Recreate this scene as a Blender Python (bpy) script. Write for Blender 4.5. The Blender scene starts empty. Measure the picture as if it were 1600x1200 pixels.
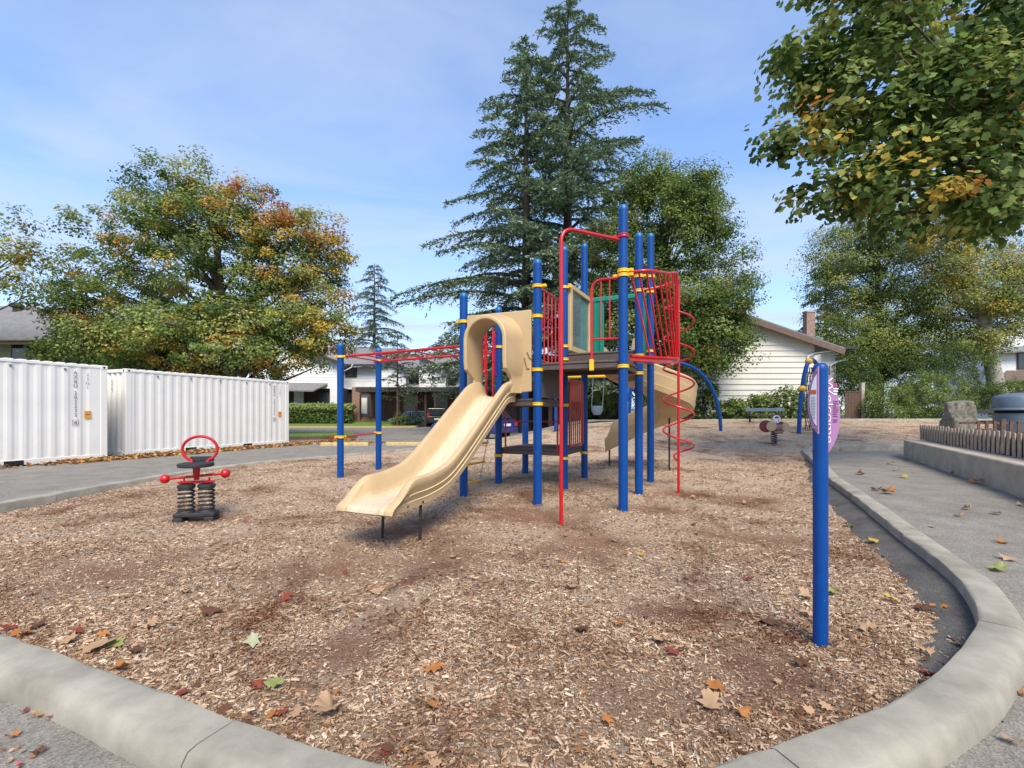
import bpy, math, random
import numpy as np
from mathutils import Vector
R = math.radians
random.seed(7)
rng = np.random.default_rng(11)
scene = bpy.context.scene
COL = scene.collection

# ------------------------------------------------------------------ camera, sky, sun, exposure
F, HOR, CAMH = 741.0, 645.0, 1.29
cd = bpy.data.cameras.new('camera'); cam = bpy.data.objects.new('camera', cd); COL.objects.link(cam)
cam.location = (0, 0, CAMH); cam.rotation_euler = (R(90), 0, 0)
cd.sensor_width = 36; cd.lens = 36 * F / 1600; cd.shift_y = 45 / 1600
cd.clip_start = 0.05; cd.clip_end = 3000
scene.camera = cam

SUN_EL, SUN_AZ = 50, 168          # azimuth measured clockwise from +Y (view direction)
w = bpy.data.worlds.new('World'); scene.world = w; w.use_nodes = True
nt = w.node_tree; nt.nodes.clear()
N = nt.nodes.new; L = nt.links.new
sky = N('ShaderNodeTexSky'); sky.sky_type = 'NISHITA'; sky.sun_disc = False
sky.sun_elevation = R(SUN_EL); sky.sun_rotation = R(SUN_AZ)
sky.altitude = 0; sky.air_density = 1.15; sky.dust_density = 0.6; sky.ozone_density = 2.2
geo = N('ShaderNodeNewGeometry')
tc = N('ShaderNodeTexCoord')
sep = N('ShaderNodeSeparateXYZ'); L(tc.outputs['Generated'], sep.inputs[0])
# thin streaky high cloud, laid on a plane overhead (direction / height)
mx = N('ShaderNodeMath'); mx.operation = 'MAXIMUM'; L(sep.outputs['Z'], mx.inputs[0]); mx.inputs[1].default_value = 0.06
dx = N('ShaderNodeMath'); dx.operation = 'DIVIDE'; L(sep.outputs['X'], dx.inputs[0]); L(mx.outputs[0], dx.inputs[1])
dy = N('ShaderNodeMath'); dy.operation = 'DIVIDE'; L(sep.outputs['Y'], dy.inputs[0]); L(mx.outputs[0], dy.inputs[1])
cmb = N('ShaderNodeCombineXYZ'); L(dx.outputs[0], cmb.inputs[0]); L(dy.outputs[0], cmb.inputs[1])
mp = N('ShaderNodeMapping'); mp.inputs['Scale'].default_value = (0.55, 0.95, 1); mp.inputs['Rotation'].default_value = (0, 0, R(-14)); L(cmb.outputs[0], mp.inputs[0])
ns = N('ShaderNodeTexNoise'); ns.inputs['Scale'].default_value = 1.1; ns.inputs['Detail'].default_value = 7; ns.inputs['Roughness'].default_value = 0.55; ns.inputs['Distortion'].default_value = 0.5
L(mp.outputs[0], ns.inputs['Vector'])
cr = N('ShaderNodeMapRange'); cr.inputs[1].default_value = 0.40; cr.inputs[2].default_value = 0.72; cr.inputs[3].default_value = 0.10; cr.inputs[4].default_value = 0.80; L(ns.outputs['Fac'], cr.inputs[0])
# more veil towards the horizon
hz = N('ShaderNodeMapRange'); L(sep.outputs['Z'], hz.inputs[0]); hz.inputs[1].default_value = 0.0; hz.inputs[2].default_value = 0.42; hz.inputs[3].default_value = 0.38; hz.inputs[4].default_value = 0.0
ad = N('ShaderNodeMath'); ad.operation = 'ADD'; ad.use_clamp = True; L(cr.outputs[0], ad.inputs[0]); L(hz.outputs[0], ad.inputs[1])
mixc = N('ShaderNodeMix'); mixc.data_type = 'RGBA'; L(ad.outputs[0], mixc.inputs[0]); tint = N('ShaderNodeVectorMath'); tint.operation = 'MULTIPLY'; tint.inputs[1].default_value = (.86, .98, 1.16); L(sky.outputs[0], tint.inputs[0]); L(tint.outputs[0], mixc.inputs[6]); mixc.inputs[7].default_value = (2.75, 3.2, 4.05, 1)
bg = N('ShaderNodeBackground'); bg.inputs['Strength'].default_value = 0.132; L(mixc.outputs[2], bg.inputs['Color'])
wo = N('ShaderNodeOutputWorld'); L(bg.outputs[0], wo.inputs[0])

sd = bpy.data.lights.new('sun', 'SUN'); sun = bpy.data.objects.new('sun', sd); COL.objects.link(sun)
sd.energy = 2.8; sd.angle = R(30); sd.color = (1, 0.90, 0.75)
_d = Vector((math.sin(R(SUN_AZ)) * math.cos(R(SUN_EL)), math.cos(R(SUN_AZ)) * math.cos(R(SUN_EL)), math.sin(R(SUN_EL))))
sun.rotation_euler = _d.to_track_quat('Z', 'Y').to_euler()

scene.view_settings.view_transform = 'Standard'; scene.view_settings.look = 'None'
scene.view_settings.exposure = 0.92; scene.view_settings.gamma = 1; scene.view_settings.use_curve_mapping = False
scene.render.engine = 'CYCLES'

# ------------------------------------------------------------------ helpers
def P(px, py, Y): return np.array([(px - 800) / F * Y, Y, CAMH + (HOR - py) / F * Y])
def X_(px, Y): return (px - 800) / F * Y
def Z_(py, Y): return CAMH + (HOR - py) / F * Y
def sm(t): t = np.clip(t, 0, 1); return t * t * (3 - 2 * t)
U = np.array([0.910, -0.4147, 0]); V = np.array([0.4147, 0.910, 0]); ZZ = np.array([0, 0, 1.0])
def s2l(c): return tuple(((x / 255) / 12.92 if x / 255 <= 0.04045 else ((x / 255 + 0.055) / 1.055) ** 2.4) for x in c)

ROOT = {}
def tag(o, label=None, cat=None, group=None, kind=None):
    if label: o['label'] = label
    if cat: o['category'] = cat
    if group: o['group'] = group
    if kind: o['kind'] = kind
    return o
def thing(name, loc, label=None, cat=None, group=None):
    o = bpy.data.objects.new(name, None); COL.objects.link(o); o.location = loc; o.empty_display_size = 0.2
    ROOT[o] = np.array(loc, float); return tag(o, label, cat, group)
def base_of(parent):
    p = parent
    while p is not None:
        if p in ROOT: return ROOT[p]
        p = p.parent
    return np.zeros(3)

class MB:
    def __init__(s): s.v = []; s.f = []; s.sm = []
    def add(s, vs, fs, smooth=False):
        o = len(s.v); s.v.extend([tuple(map(float, q)) for q in vs]); s.f.extend([tuple(i + o for i in q) for q in fs]); s.sm.extend([smooth] * len(fs)); return s
    def box(s, c, size, ax=None, ay=None, bevel=0):
        c = np.array(c, float); hx, hy, hz_ = [q / 2 for q in size]
        ax = np.array([1, 0, 0.]) if ax is None else np.array(ax, float); ay = np.array([-ax[1], ax[0], 0]) if ay is None else np.array(ay, float)
        az = np.cross(ax, ay)
        if bevel:
            b = bevel; vs = []; 
            for (zz, k) in ((-hz_, b), (-hz_ + b, 0), (hz_ - b, 0), (hz_, b)):
                x, y = hx - k, hy - k
                cc = min(b, x * .9, y * .9)
                for (px_, py_) in ((x - cc, -y), (x, -y + cc), (x, y - cc), (x - cc, y), (-x + cc, y), (-x, y - cc), (-x, -y + cc), (-x + cc, -y)):
                    vs.append(c + ax * px_ + ay * py_ + az * zz)
            fs = [tuple(range(7, -1, -1)), tuple(range(24, 32))]
            for r in range(3):
                for i in range(8): j = (i + 1) % 8; fs.append((r * 8 + i, r * 8 + j, r * 8 + 8 + j, r * 8 + 8 + i))
            return s.add(vs, fs)
        vs = [c + ax * sx * hx + ay * sy * hy + az * sz * hz_ for sz in (-1, 1) for (sx, sy) in ((-1, -1), (1, -1), (1, 1), (-1, 1))]
        return s.add(vs, [(3, 2, 1, 0), (4, 5, 6, 7), (0, 1, 5, 4), (1, 2, 6, 5), (2, 3, 7, 6), (3, 0, 4, 7)])
    def tube(s, pts, r, n=10, closed=False, caps=True):
        pts = np.array(pts, float); m = len(pts); r = np.full(m, r) if np.isscalar(r) else np.array(r, float)
        t = np.zeros_like(pts)
        if closed: t = np.roll(pts, -1, 0) - np.roll(pts, 1, 0)
        else: t[1:-1] = pts[2:] - pts[:-2]; t[0] = pts[1] - pts[0]; t[-1] = pts[-1] - pts[-2]
        t /= np.linalg.norm(t, axis=1)[:, None] + 1e-12
        ref = np.array([0, 0, 1.]) if abs(t[0][2]) < .9 else np.array([1., 0, 0])
        a = np.cross(t[0], ref); a /= np.linalg.norm(a); vs = []
        an = np.arange(n) * 2 * math.pi / n
        for i in range(m):
            a = a - t[i] * a.dot(t[i]); a /= np.linalg.norm(a) + 1e-12; b = np.cross(t[i], a)
            for q in an: vs.append(pts[i] + r[i] * (a * math.cos(q) + b * math.sin(q)))
        fs = []
        for i in range(m if closed else m - 1):
            i2 = (i + 1) % m
            for k in range(n): k2 = (k + 1) % n; fs.append((i * n + k, i * n + k2, i2 * n + k2, i2 * n + k))
        s.add(vs, fs, True)
        if caps and not closed:
            s.add(vs[:n], [tuple(range(n - 1, -1, -1))]); s.add(vs[-n:], [tuple(range(n))])
        return s
    def lathe(s, c, prof, n=20, axis=ZZ, smooth=True, cap=True):
        c = np.array(c, float); ax = np.array(axis, float); ax /= np.linalg.norm(ax)
        ref = np.array([1., 0, 0]) if abs(ax[0]) < .9 else np.array([0, 1., 0])
        a = np.cross(ax, ref); a /= np.linalg.norm(a); b = np.cross(ax, a); vs = []; fs = []
        for (r, h) in prof:
            for k in range(n):
                q = 2 * math.pi * k / n; vs.append(c + ax * h + r * (a * math.cos(q) + b * math.sin(q)))
        for i in range(len(prof) - 1):
            for k in range(n): k2 = (k + 1) % n; fs.append((i * n + k, i * n + k2, (i + 1) * n + k2, (i + 1) * n + k))
        s.add(vs, fs, smooth)
        if cap: s.add(vs[:n], [tuple(range(n - 1, -1, -1))]); s.add(vs[-n:], [tuple(range(n))])
        return s
    def prism(s, poly, d):      # planar polygon (3D points) extruded by vector d
        poly = [np.array(p, float) for p in poly]; d = np.array(d, float); n = len(poly)
        vs = poly + [p + d for p in poly]
        return s.add(vs, [tuple(range(n - 1, -1, -1)), tuple(range(n, 2 * n))] + [(i, (i + 1) % n, n + (i + 1) % n, n + i) for i in range(n)])
    def sphere(s, c, r, n=14, sc=(1, 1, 1)):
        prof = []
        vs = []; fs = []; m = n // 2; c = np.array(c, float)
        for i in range(m + 1):
            th = math.pi * i / m
            for k in range(n): q = 2 * math.pi * k / n; vs.append(c + r * np.array([sc[0] * math.sin(th) * math.cos(q), sc[1] * math.sin(th) * math.sin(q), -sc[2] * math.cos(th)]))
        for i in range(m):
            for k in range(n): k2 = (k + 1) % n; fs.append((i * n + k, i * n + k2, (i + 1) * n + k2, (i + 1) * n + k))
        return s.add(vs, fs, True)
    def build(s, name, m, parent=None, local=False):
        me = bpy.data.meshes.new(name); off = np.zeros(3) if local else base_of(parent)
        me.from_pydata((np.array(s.v) - off).tolist(), [], s.f); me.polygons.foreach_set('use_smooth', s.sm); me.materials.append(m); me.update()
        if any(s.sm): me.set_sharp_from_angle(angle=R(40))
        o = bpy.data.objects.new(name, me); COL.objects.link(o)
        if parent is not None: o.parent = parent
        return o

def fast_mesh(name, v, f, m, parent=None, smooth=False, col=None):
    """v (n,3), f list of same-size faces as (k,q) array"""
    off = base_of(parent); me = bpy.data.meshes.new(name); f = np.asarray(f, np.int32); k, q = f.shape
    me.vertices.add(len(v)); me.vertices.foreach_set('co', (np.asarray(v) - off).astype(np.float32).ravel())
    me.loops.add(k * q); me.loops.foreach_set('vertex_index', f.ravel())
    me.polygons.add(k); me.polygons.foreach_set('loop_start', np.arange(0, k * q, q, dtype=np.int32))
    if smooth: me.polygons.foreach_set('use_smooth', np.ones(k, bool))
    if col is not None:
        a = me.color_attributes.new('Col', 'FLOAT_COLOR', 'POINT'); cc = np.ones((len(v), 4), np.float32); cc[:, :3] = col; a.data.foreach_set('color', cc.ravel())
    me.materials.append(m); me.update(calc_edges=True); me.validate()
    o = bpy.data.objects.new(name, me); COL.objects.link(o)
    if parent is not None: o.parent = parent
    return o

def smooth_path(pts, k=8):
    p = np.array(pts, float); p = np.vstack([2 * p[0] - p[1], p, 2 * p[-1] - p[-2]]); out = []
    for i in range(1, len(p) - 2):
        for t in np.arange(k) / k:
            out.append(.5 * (2 * p[i] + (p[i + 1] - p[i - 1]) * t + (2 * p[i - 1] - 5 * p[i] + 4 * p[i + 1] - p[i + 2]) * t ** 2 + (3 * p[i] - p[i - 1] - 3 * p[i + 1] + p[i + 2]) * t ** 3))
    out.append(p[-2]); return np.array(out)
def fillet(pts, r, k=6):
    pts = [np.array(p, float) for p in pts]; out = [pts[0]]
    for i in range(1, len(pts) - 1):
        a, b, c = pts[i - 1], pts[i], pts[i + 1]; d1 = (a - b); d2 = (c - b); l1, l2 = np.linalg.norm(d1), np.linalg.norm(d2)
        rr = min(r, l1 * .49, l2 * .49); p0 = b + d1 / l1 * rr; p2 = b + d2 / l2 * rr
        for t in np.linspace(0, 1, k): out.append((1 - t) ** 2 * p0 + 2 * t * (1 - t) * b + t * t * p2)
    out.append(pts[-1]); return out

# ------------------------------------------------------------------ materials
def mat(name, color, rough=.5, var=.08, scale=6, bump=0, bscale=40, metal=0, spec=.5, dirt=None, coat=0):
    m = bpy.data.materials.new(name); m.use_nodes = True; t = m.node_tree; b = t.nodes['Principled BSDF']
    b.inputs['Roughness'].default_value = rough; b.inputs['Metallic'].default_value = metal; b.inputs['Specular IOR Level'].default_value = spec
    b.inputs['Coat Weight'].default_value = coat; b.inputs['Coat Roughness'].default_value = .15
    tcn = t.nodes.new('ShaderNodeNewGeometry')
    n = t.nodes.new('ShaderNodeTexNoise'); n.inputs['Scale'].default_value = scale; n.inputs['Detail'].default_value = 6; n.inputs['Roughness'].default_value = .6; t.links.new(tcn.outputs['Position'], n.inputs['Vector'])
    r = t.nodes.new('ShaderNodeValToRGB'); c = np.array(color[:3]); e = r.color_ramp.elements
    e[0].position = .3; e[1].position = .7
    lo = c * (1 - var * 2) if dirt is None else np.array(dirt)
    e[0].color = (*lo, 1); e[1].color = (*np.clip(c * (1 + var), 0, 1), 1)
    t.links.new(n.outputs['Fac'], r.inputs['Fac']); t.links.new(r.outputs['Color'], b.inputs['Base Color'])
    if bump:
        n2 = t.nodes.new('ShaderNodeTexNoise'); n2.inputs['Scale'].default_value = bscale; n2.inputs['Detail'].default_value = 8; t.links.new(tcn.outputs['Position'], n2.inputs['Vector'])
        bp = t.nodes.new('ShaderNodeBump'); bp.inputs['Strength'].default_value = bump; bp.inputs['Distance'].default_value = .02; t.links.new(n2.outputs['Fac'], bp.inputs['Height']); t.links.new(bp.outputs['Normal'], b.inputs['Normal'])
    return m

def scuff(m, c, thr=.70, scale=42, amt=.55):
    t = m.node_tree; b = t.nodes['Principled BSDF']; src = b.inputs['Base Color'].links[0].from_socket; g = t.nodes.new('ShaderNodeNewGeometry')
    n = t.nodes.new('ShaderNodeTexNoise'); n.inputs['Scale'].default_value = scale; n.inputs['Detail'].default_value = 3; t.links.new(g.outputs['Position'], n.inputs['Vector'])
    r = t.nodes.new('ShaderNodeMapRange'); r.inputs[1].default_value = thr; r.inputs[2].default_value = thr + .03; r.inputs[4].default_value = amt; t.links.new(n.outputs['Fac'], r.inputs[0])
    mx_ = t.nodes.new('ShaderNodeMix'); mx_.data_type = 'RGBA'; t.links.new(r.outputs[0], mx_.inputs[0]); t.links.new(src, mx_.inputs[6]); mx_.inputs[7].default_value = (*c, 1); t.links.new(mx_.outputs[2], b.inputs['Base Color'])
    return m
def leaf_mat(name, trans=.35, rough=.55, rnd=.35):
    m = bpy.data.materials.new(name); m.use_nodes = True; t = m.node_tree; b = t.nodes['Principled BSDF']; out = t.nodes['Material Output']
    a = t.nodes.new('ShaderNodeAttribute'); a.attribute_name = 'Col'; g = t.nodes.new('ShaderNodeNewGeometry')
    mr = t.nodes.new('ShaderNodeMapRange'); mr.inputs[3].default_value = 1 - rnd; mr.inputs[4].default_value = 1 + rnd; t.links.new(g.outputs['Random Per Island'], mr.inputs[0])
    mu = t.nodes.new('ShaderNodeVectorMath'); mu.operation = 'SCALE'; t.links.new(a.outputs['Color'], mu.inputs[0]); t.links.new(mr.outputs[0], mu.inputs['Scale'])
    t.links.new(mu.outputs[0], b.inputs['Base Color']); b.inputs['Roughness'].default_value = rough; b.inputs['Specular IOR Level'].default_value = .12
    tr = t.nodes.new('ShaderNodeBsdfTranslucent'); t.links.new(mu.outputs[0], tr.inputs['Color'])
    mx_ = t.nodes.new('ShaderNodeMixShader'); mx_.inputs[0].default_value = trans; t.links.new(b.outputs[0], mx_.inputs[1]); t.links.new(tr.outputs[0], mx_.inputs[2]); t.links.new(mx_.outputs[0], out.inputs['Surface'])
    return m

def chip_mat(name, islands):
    m = bpy.data.materials.new(name); m.use_nodes = True; t = m.node_tree; b = t.nodes['Principled BSDF']; b.inputs['Roughness'].default_value = .85; b.inputs['Specular IOR Level'].default_value = .2
    g = t.nodes.new('ShaderNodeNewGeometry')
    def ramp(stops):
        r = t.nodes.new('ShaderNodeValToRGB'); els = r.color_ramp.elements
        while len(els) < len(stops): els.new(.5)
        for e, (p, c) in zip(els, stops): e.position = p; e.color = (*c, 1)
        return r
    r1 = ramp([(0, (.09, .045, .024)), (.28, (.238, .137, .076)), (.55, (.372, .243, .151)), (.82, (.515, .385, .266)), (1, (.63, .518, .39))])
    if islands: t.links.new(g.outputs['Random Per Island'], r1.inputs[0])
    else:
        n = t.nodes.new('ShaderNodeTexNoise'); n.inputs['Scale'].default_value = 75; n.inputs['Detail'].default_value = 7; n.inputs['Roughness'].default_value = .8; n.inputs['Distortion'].default_value = 1.5; t.links.new(g.outputs['Position'], n.inputs['Vector'])
        mr = t.nodes.new('ShaderNodeMapRange'); mr.inputs[1].default_value = .38; mr.inputs[2].default_value = .62; mr.inputs[3].default_value = .36; mr.inputs[4].default_value = 1.2; t.links.new(n.outputs['Fac'], mr.inputs[0]); t.links.new(mr.outputs[0], r1.inputs[0])
        bp = t.nodes.new('ShaderNodeBump'); bp.inputs['Strength'].default_value = .9; bp.inputs['Distance'].default_value = .03; t.links.new(n.outputs['Fac'], bp.inputs['Height']); t.links.new(bp.outputs['Normal'], b.inputs['Normal'])
    # damp, crumbled patches of dark red-brown mulch
    n3 = t.nodes.new('ShaderNodeTexNoise'); n3.inputs['Scale'].default_value = 1.05; n3.inputs['Detail'].default_value = 7; n3.inputs['Roughness'].default_value = .68; n3.inputs['Distortion'].default_value = .6; t.links.new(g.outputs['Position'], n3.inputs['Vector'])
    m3 = t.nodes.new('ShaderNodeMapRange'); m3.inputs[1].default_value = .48; m3.inputs[2].default_value = .66; m3.inputs[3].default_value = 0; m3.inputs[4].default_value = .9; t.links.new(n3.outputs['Fac'], m3.inputs[0])
    mc = t.nodes.new('ShaderNodeMix'); mc.data_type = 'RGBA'; mc.blend_type = 'MULTIPLY'; t.links.new(m3.outputs[0], mc.inputs[0]); t.links.new(r1.outputs[0], mc.inputs[6]); mc.inputs[7].default_value = (.40, .25, .19, 1)
    if islands: t.links.new(mc.outputs[2], b.inputs['Base Color'])
    else:
        wa = t.nodes.new('ShaderNodeAttribute'); wa.attribute_name = 'Col'; ms = t.nodes.new('ShaderNodeMath'); ms.operation = 'MULTIPLY'; t.links.new(wa.outputs['Fac'], ms.inputs[0]); ms.inputs[1].default_value = .75
        mw = t.nodes.new('ShaderNodeMix'); mw.data_type = 'RGBA'; mw.blend_type = 'MULTIPLY'; t.links.new(ms.outputs[0], mw.inputs[0]); t.links.new(mc.outputs[2], mw.inputs[6]); mw.inputs[7].default_value = (.46, .26, .19, 1); t.links.new(mw.outputs[2], b.inputs['Base Color'])
    return m

M = {}
M['blue'] = mat('blue_powder_coat', (.0, .053, .245), .42, .06, 9, coat=.04, spec=.3)
scuff(M['blue'], s2l((150, 165, 185)), .735)
M['cap'] = mat('blue_cap_highlight', s2l((10, 92, 150)), .4, .05)  # teal highlight on the domed post tops put into the cap colour
M['red'] = mat('red_powder_coat', s2l((190, 18, 26)), .33, .08, 9, coat=.25)
M['yellow'] = mat('yellow_plastic', s2l((240, 184, 20)), .4, .06)
M['tan'] = mat('tan_plastic', s2l((190, 163, 122)), .45, .035, 3, bump=.04, bscale=120)
M['slidetan'] = mat('worn_tan_plastic', s2l((190, 163, 122)), .45, .05, 4, bump=.05, bscale=120)
_t = M['slidetan'].node_tree; _b = _t.nodes['Principled BSDF']; _s = _b.inputs['Base Color'].links[0].from_socket; _a = _t.nodes.new('ShaderNodeAttribute'); _a.attribute_name = 'Col'
_g = _t.nodes.new('ShaderNodeNewGeometry'); _mp = _t.nodes.new('ShaderNodeMapping'); _mp.inputs['Rotation'].default_value = (0, 0, R(24.5)); _mp.inputs['Scale'].default_value = (38, 3, 3); _t.links.new(_g.outputs['Position'], _mp.inputs[0]); _n = _t.nodes.new('ShaderNodeTexNoise'); _n.inputs['Scale'].default_value = 1; _n.inputs['Detail'].default_value = 5; _t.links.new(_mp.outputs[0], _n.inputs['Vector'])
_m = _t.nodes.new('ShaderNodeMath'); _m.operation = 'MULTIPLY'; _m.use_clamp = True; _t.links.new(_a.outputs['Fac'], _m.inputs[0]); _t.links.new(_n.outputs['Fac'], _m.inputs[1]); _x = _t.nodes.new('ShaderNodeMix'); _x.data_type = 'RGBA'; _t.links.new(_m.outputs[0], _x.inputs[0]); _t.links.new(_s, _x.inputs[6]); _x.inputs[7].default_value = (*s2l((206, 193, 170)), 1); _t.links.new(_x.outputs[2], _b.inputs['Base Color'])
M['groove_shade'] = mat('tan_groove_shade', s2l((128, 100, 64)), .6)  # darker tan strips; the shade of engraved grooves is put into their colour
M['ridge'] = mat('tan_ridge', s2l((226, 202, 158)), .4)
M['deck'] = mat('brown_vinyl_deck', s2l((88, 76, 72)), .6, .12, 20, bump=.2, bscale=90)
M['dkmetal'] = mat('dark_steel', s2l((62, 58, 56)), .5, .15, metal=.6)
M['green'] = mat('green_plastic', s2l((12, 124, 104)), .4, .05)
M['violet'] = mat('violet_plastic', s2l((96, 54, 140)), .4)
M['black'] = mat('black_rubber', s2l((44, 44, 46)), .65, .15, 15)
M['steel'] = mat('galvanised_chain', s2l((140, 142, 144)), .4, .1, metal=.8)
M['conc'] = mat('kerb_concrete', s2l((156, 150, 136)), .92, .09, 3.4, bump=.22, bscale=230, dirt=s2l((122, 117, 104)))
M['wallconc'] = mat('wall_concrete', s2l((176, 166, 150)), .9, .08, 3, bump=.2, bscale=50, dirt=s2l((148, 138, 124)))
def asphalt(name, c, d):
    m = mat(name, c, .9, .1, 2.2, dirt=d); t = m.node_tree; b = t.nodes['Principled BSDF']; g = t.nodes.new('ShaderNodeNewGeometry')
    v = t.nodes.new('ShaderNodeTexVoronoi'); v.inputs['Scale'].default_value = 95; t.links.new(g.outputs['Position'], v.inputs['Vector'])
    r = [n for n in t.nodes if n.type == 'VALTORGB'][0]
    hs = t.nodes.new('ShaderNodeMapRange'); hs.inputs[3].default_value = .6; hs.inputs[4].default_value = 1.35; t.links.new(v.outputs['Color'], hs.inputs[0])
    sc = t.nodes.new('ShaderNodeVectorMath'); sc.operation = 'SCALE'; t.links.new(r.outputs[0], sc.inputs[0]); t.links.new(hs.outputs[0], sc.inputs['Scale']); t.links.new(sc.outputs[0], b.inputs['Base Color'])
    bp = t.nodes.new('ShaderNodeBump'); bp.inputs['Strength'].default_value = .5; bp.inputs['Distance'].default_value = .008; t.links.new(v.outputs['Distance'], bp.inputs['Height']); t.links.new(bp.outputs['Normal'], b.inputs['Normal'])
    return m
M['asph'] = asphalt('worn_asphalt', s2l((132, 126, 116)), s2l((112, 107, 99)))
M['apron'] = asphalt('dark_apron', s2l((92, 89, 84)), s2l((62, 60, 58)))
M['soil'] = mat('bed_soil', s2l((78, 66, 52)), .95, .2, 5, bump=.5, bscale=20)
M['grass'] = mat('mown_grass', s2l((98, 128, 52)), .9, .25, 8, bump=.6, bscale=60)
M['chipbase'] = chip_mat('wood_chip_bed', False)
M['chips'] = chip_mat('wood_chips', True)
M['white'] = mat('white_container_paint', s2l((224, 221, 215)), .55, .03, 1.5)
M['ink'] = mat('dark_print', s2l((112, 112, 118)), .6)
M['orange'] = mat('orange_sticker', s2l((222, 150, 28)), .5)
M['hole_shade'] = mat('opening_shade', s2l((26, 24, 24)), .9)  # near-black plates; shade inside pockets, casting holes and bin put into colour
M['siding'] = mat('white_siding', s2l((222, 222, 220)), .6, .03, 2)
M['cream'] = mat('cream_siding', s2l((205, 202, 193)), .65, .04, 1.2, bump=.1, bscale=60)
M['olive'] = mat('olive_siding', s2l((138, 140, 118)), .7, .05)
M['shingle'] = mat('grey_shingles', s2l((122, 120, 120)), .9, .12, 3, bump=.6, bscale=14)
M['trim'] = mat('brown_trim', s2l((104, 84, 74)), .7, .1)
M['dktrim'] = mat('dark_trim', s2l((58, 52, 52)), .7, .1)
M['darkwood'] = mat('dark_boards', s2l((72, 60, 54)), .8, .15, 8)
M['brick'] = mat('red_brown_brick', s2l((152, 118, 102)), .85, .28, 9, bump=.4)
M['oldbrick'] = mat('weathered_brick', s2l((150, 126, 114)), .9, .25, 12, bump=.4)
M['glass'] = mat('window_glass', s2l((44, 50, 54)), .08, .1, spec=.8)
M['frame'] = mat('dark_window_frame', s2l((50, 46, 46)), .5)
M['bark'] = mat('tree_bark', s2l((84, 70, 60)), .9, .25, 7, bump=.8, bscale=18)
M['birch'] = mat('pale_bark', s2l((168, 160, 150)), .85, .18, 5, bump=.5, bscale=14)
M['leaf'] = leaf_mat('broadleaf_foliage', .42); M['needle'] = leaf_mat('needle_foliage', .12, .6, .3); M['litter'] = leaf_mat('dry_leaf', .15, .7, .12)
M['stone'] = mat('lichen_boulder', s2l((124, 121, 108)), .95, .3, 9, bump=1, bscale=14)
M['picket'] = mat('weathered_picket', s2l((172, 154, 136)), .85, .14, 14)
M['fence'] = mat('brown_fence_board', s2l((94, 72, 58)), .8, .2, 10)
M['bin'] = mat('slate_blue_plastic', s2l((92, 108, 124)), .45, .05)
M['purple'] = mat('mauve_sign', s2l((160, 114, 156)), .5, .03)
M['print_w'] = mat('white_print', s2l((240, 236, 240)), .5); M['print_p'] = mat('purple_print', s2l((110, 50, 112)), .5); M['print_m'] = mat('magenta_print', s2l((190, 60, 140)), .5); M['print_o'] = mat('orange_print', s2l((206, 96, 34)), .5)
M['carblue'] = mat('blue_car_paint', s2l((44, 48, 110)), .25, .02, coat=.8); M['carblack'] = mat('black_car_paint', s2l((34, 34, 38)), .25, .02, coat=.8); M['carsilver'] = mat('silver_car_paint', s2l((150, 156, 160)), .3, .02, metal=.5)
M['tyre'] = mat('tyre_rubber', s2l((30, 30, 30)), .8); M['rim'] = mat('alloy_rim', s2l((190, 192, 194)), .3, .05, metal=.7); M['lamp'] = mat('red_lamp', s2l((170, 40, 30)), .3)
M['kerbyellow'] = mat('faded_yellow_paint', s2l((190, 166, 106)), .85, .12, 9, dirt=s2l((150, 132, 96)))
M['clear'] = bpy.data.materials.new('clear_panel'); M['clear'].use_nodes = True
_b = M['clear'].node_tree.nodes['Principled BSDF']; _b.inputs['Transmission Weight'].default_value = .92; _b.inputs['Roughness'].default_value = .08; _b.inputs['IOR'].default_value = 1.1; _b.inputs['Base Color'].default_value = (.75, .85, .92, 1)
M['ridered'] = mat('dark_red_plastic', s2l((122, 44, 46)), .5)
M['pink'] = mat('pink_petals', s2l((222, 90, 130)), .6)

# ------------------------------------------------------------------ terrain
def rise(x, y): return .85 * sm((y - 10) / 12) * sm((x + 2) / 6)
def gz(x, y): return -.045 + .09 * sm((y - 6.5) / 3.5) + rise(x, y)
def pz(x, y): return -.03 + .15 * sm((y - 1.5) / 6) * sm((x - 1) / 3) + .03 * sm((y - 3) / 4) * (1 - sm((x - 1) / 3)) + np.where(y > 15, rise(x, y) * sm((y - 15) / 2), 0)
# inner edge of the concrete kerb, (x, y, top z), anticlockwise
KI = [(30, 22.2, 1.02), (17, 21.9, 1.02), (9, 21.6, 1.0), (4.4, 20.6, .90), (3.0, 20.4, .75), (1.6, 20.4, .50), (-.4, 19.3, .25), (-1.93, 17.9, .14), (-3.5, 15.6, .1), (-4.88, 13.4, .1), (-6.2, 11.3, .1), (-6.65, 8.97, .1), (-6.75, 6.18, .09), (-6.5, 4.9, .08), (-5.6, 3.9, .08),
      (-4.2, 3.2, .08), (-2.83, 2.62, .08), (-1.89, 2.24, .08), (-1.34, 1.99, .08), (-.92, 1.82, .08), (-.4, 1.63, .08), (.13, 1.55, .08), (.66, 1.63, .08), (1.18, 1.83, .08), (1.56, 1.99, .08), (2.01, 2.24, .08), (2.45, 2.56, .08), (2.79, 2.846, .08), (3.12, 3.26, .09), (3.40, 3.735, .10),
      (3.90, 4.82, .12), (4.75, 6.6, .15), (5.56, 8.37, .17), (6.6, 10.3, .2), (7.5, 12.05, .22), (8.2, 13.4, .27), (9.2, 14.3, .32), (11, 14.7, .34), (14, 14.9, .36), (20, 15.1, .38), (30, 15.3, .4)]
KP = smooth_path(KI, 7)
kt = np.gradient(KP[:, :2], axis=0); kt /= np.linalg.norm(kt, axis=1)[:, None]
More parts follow.
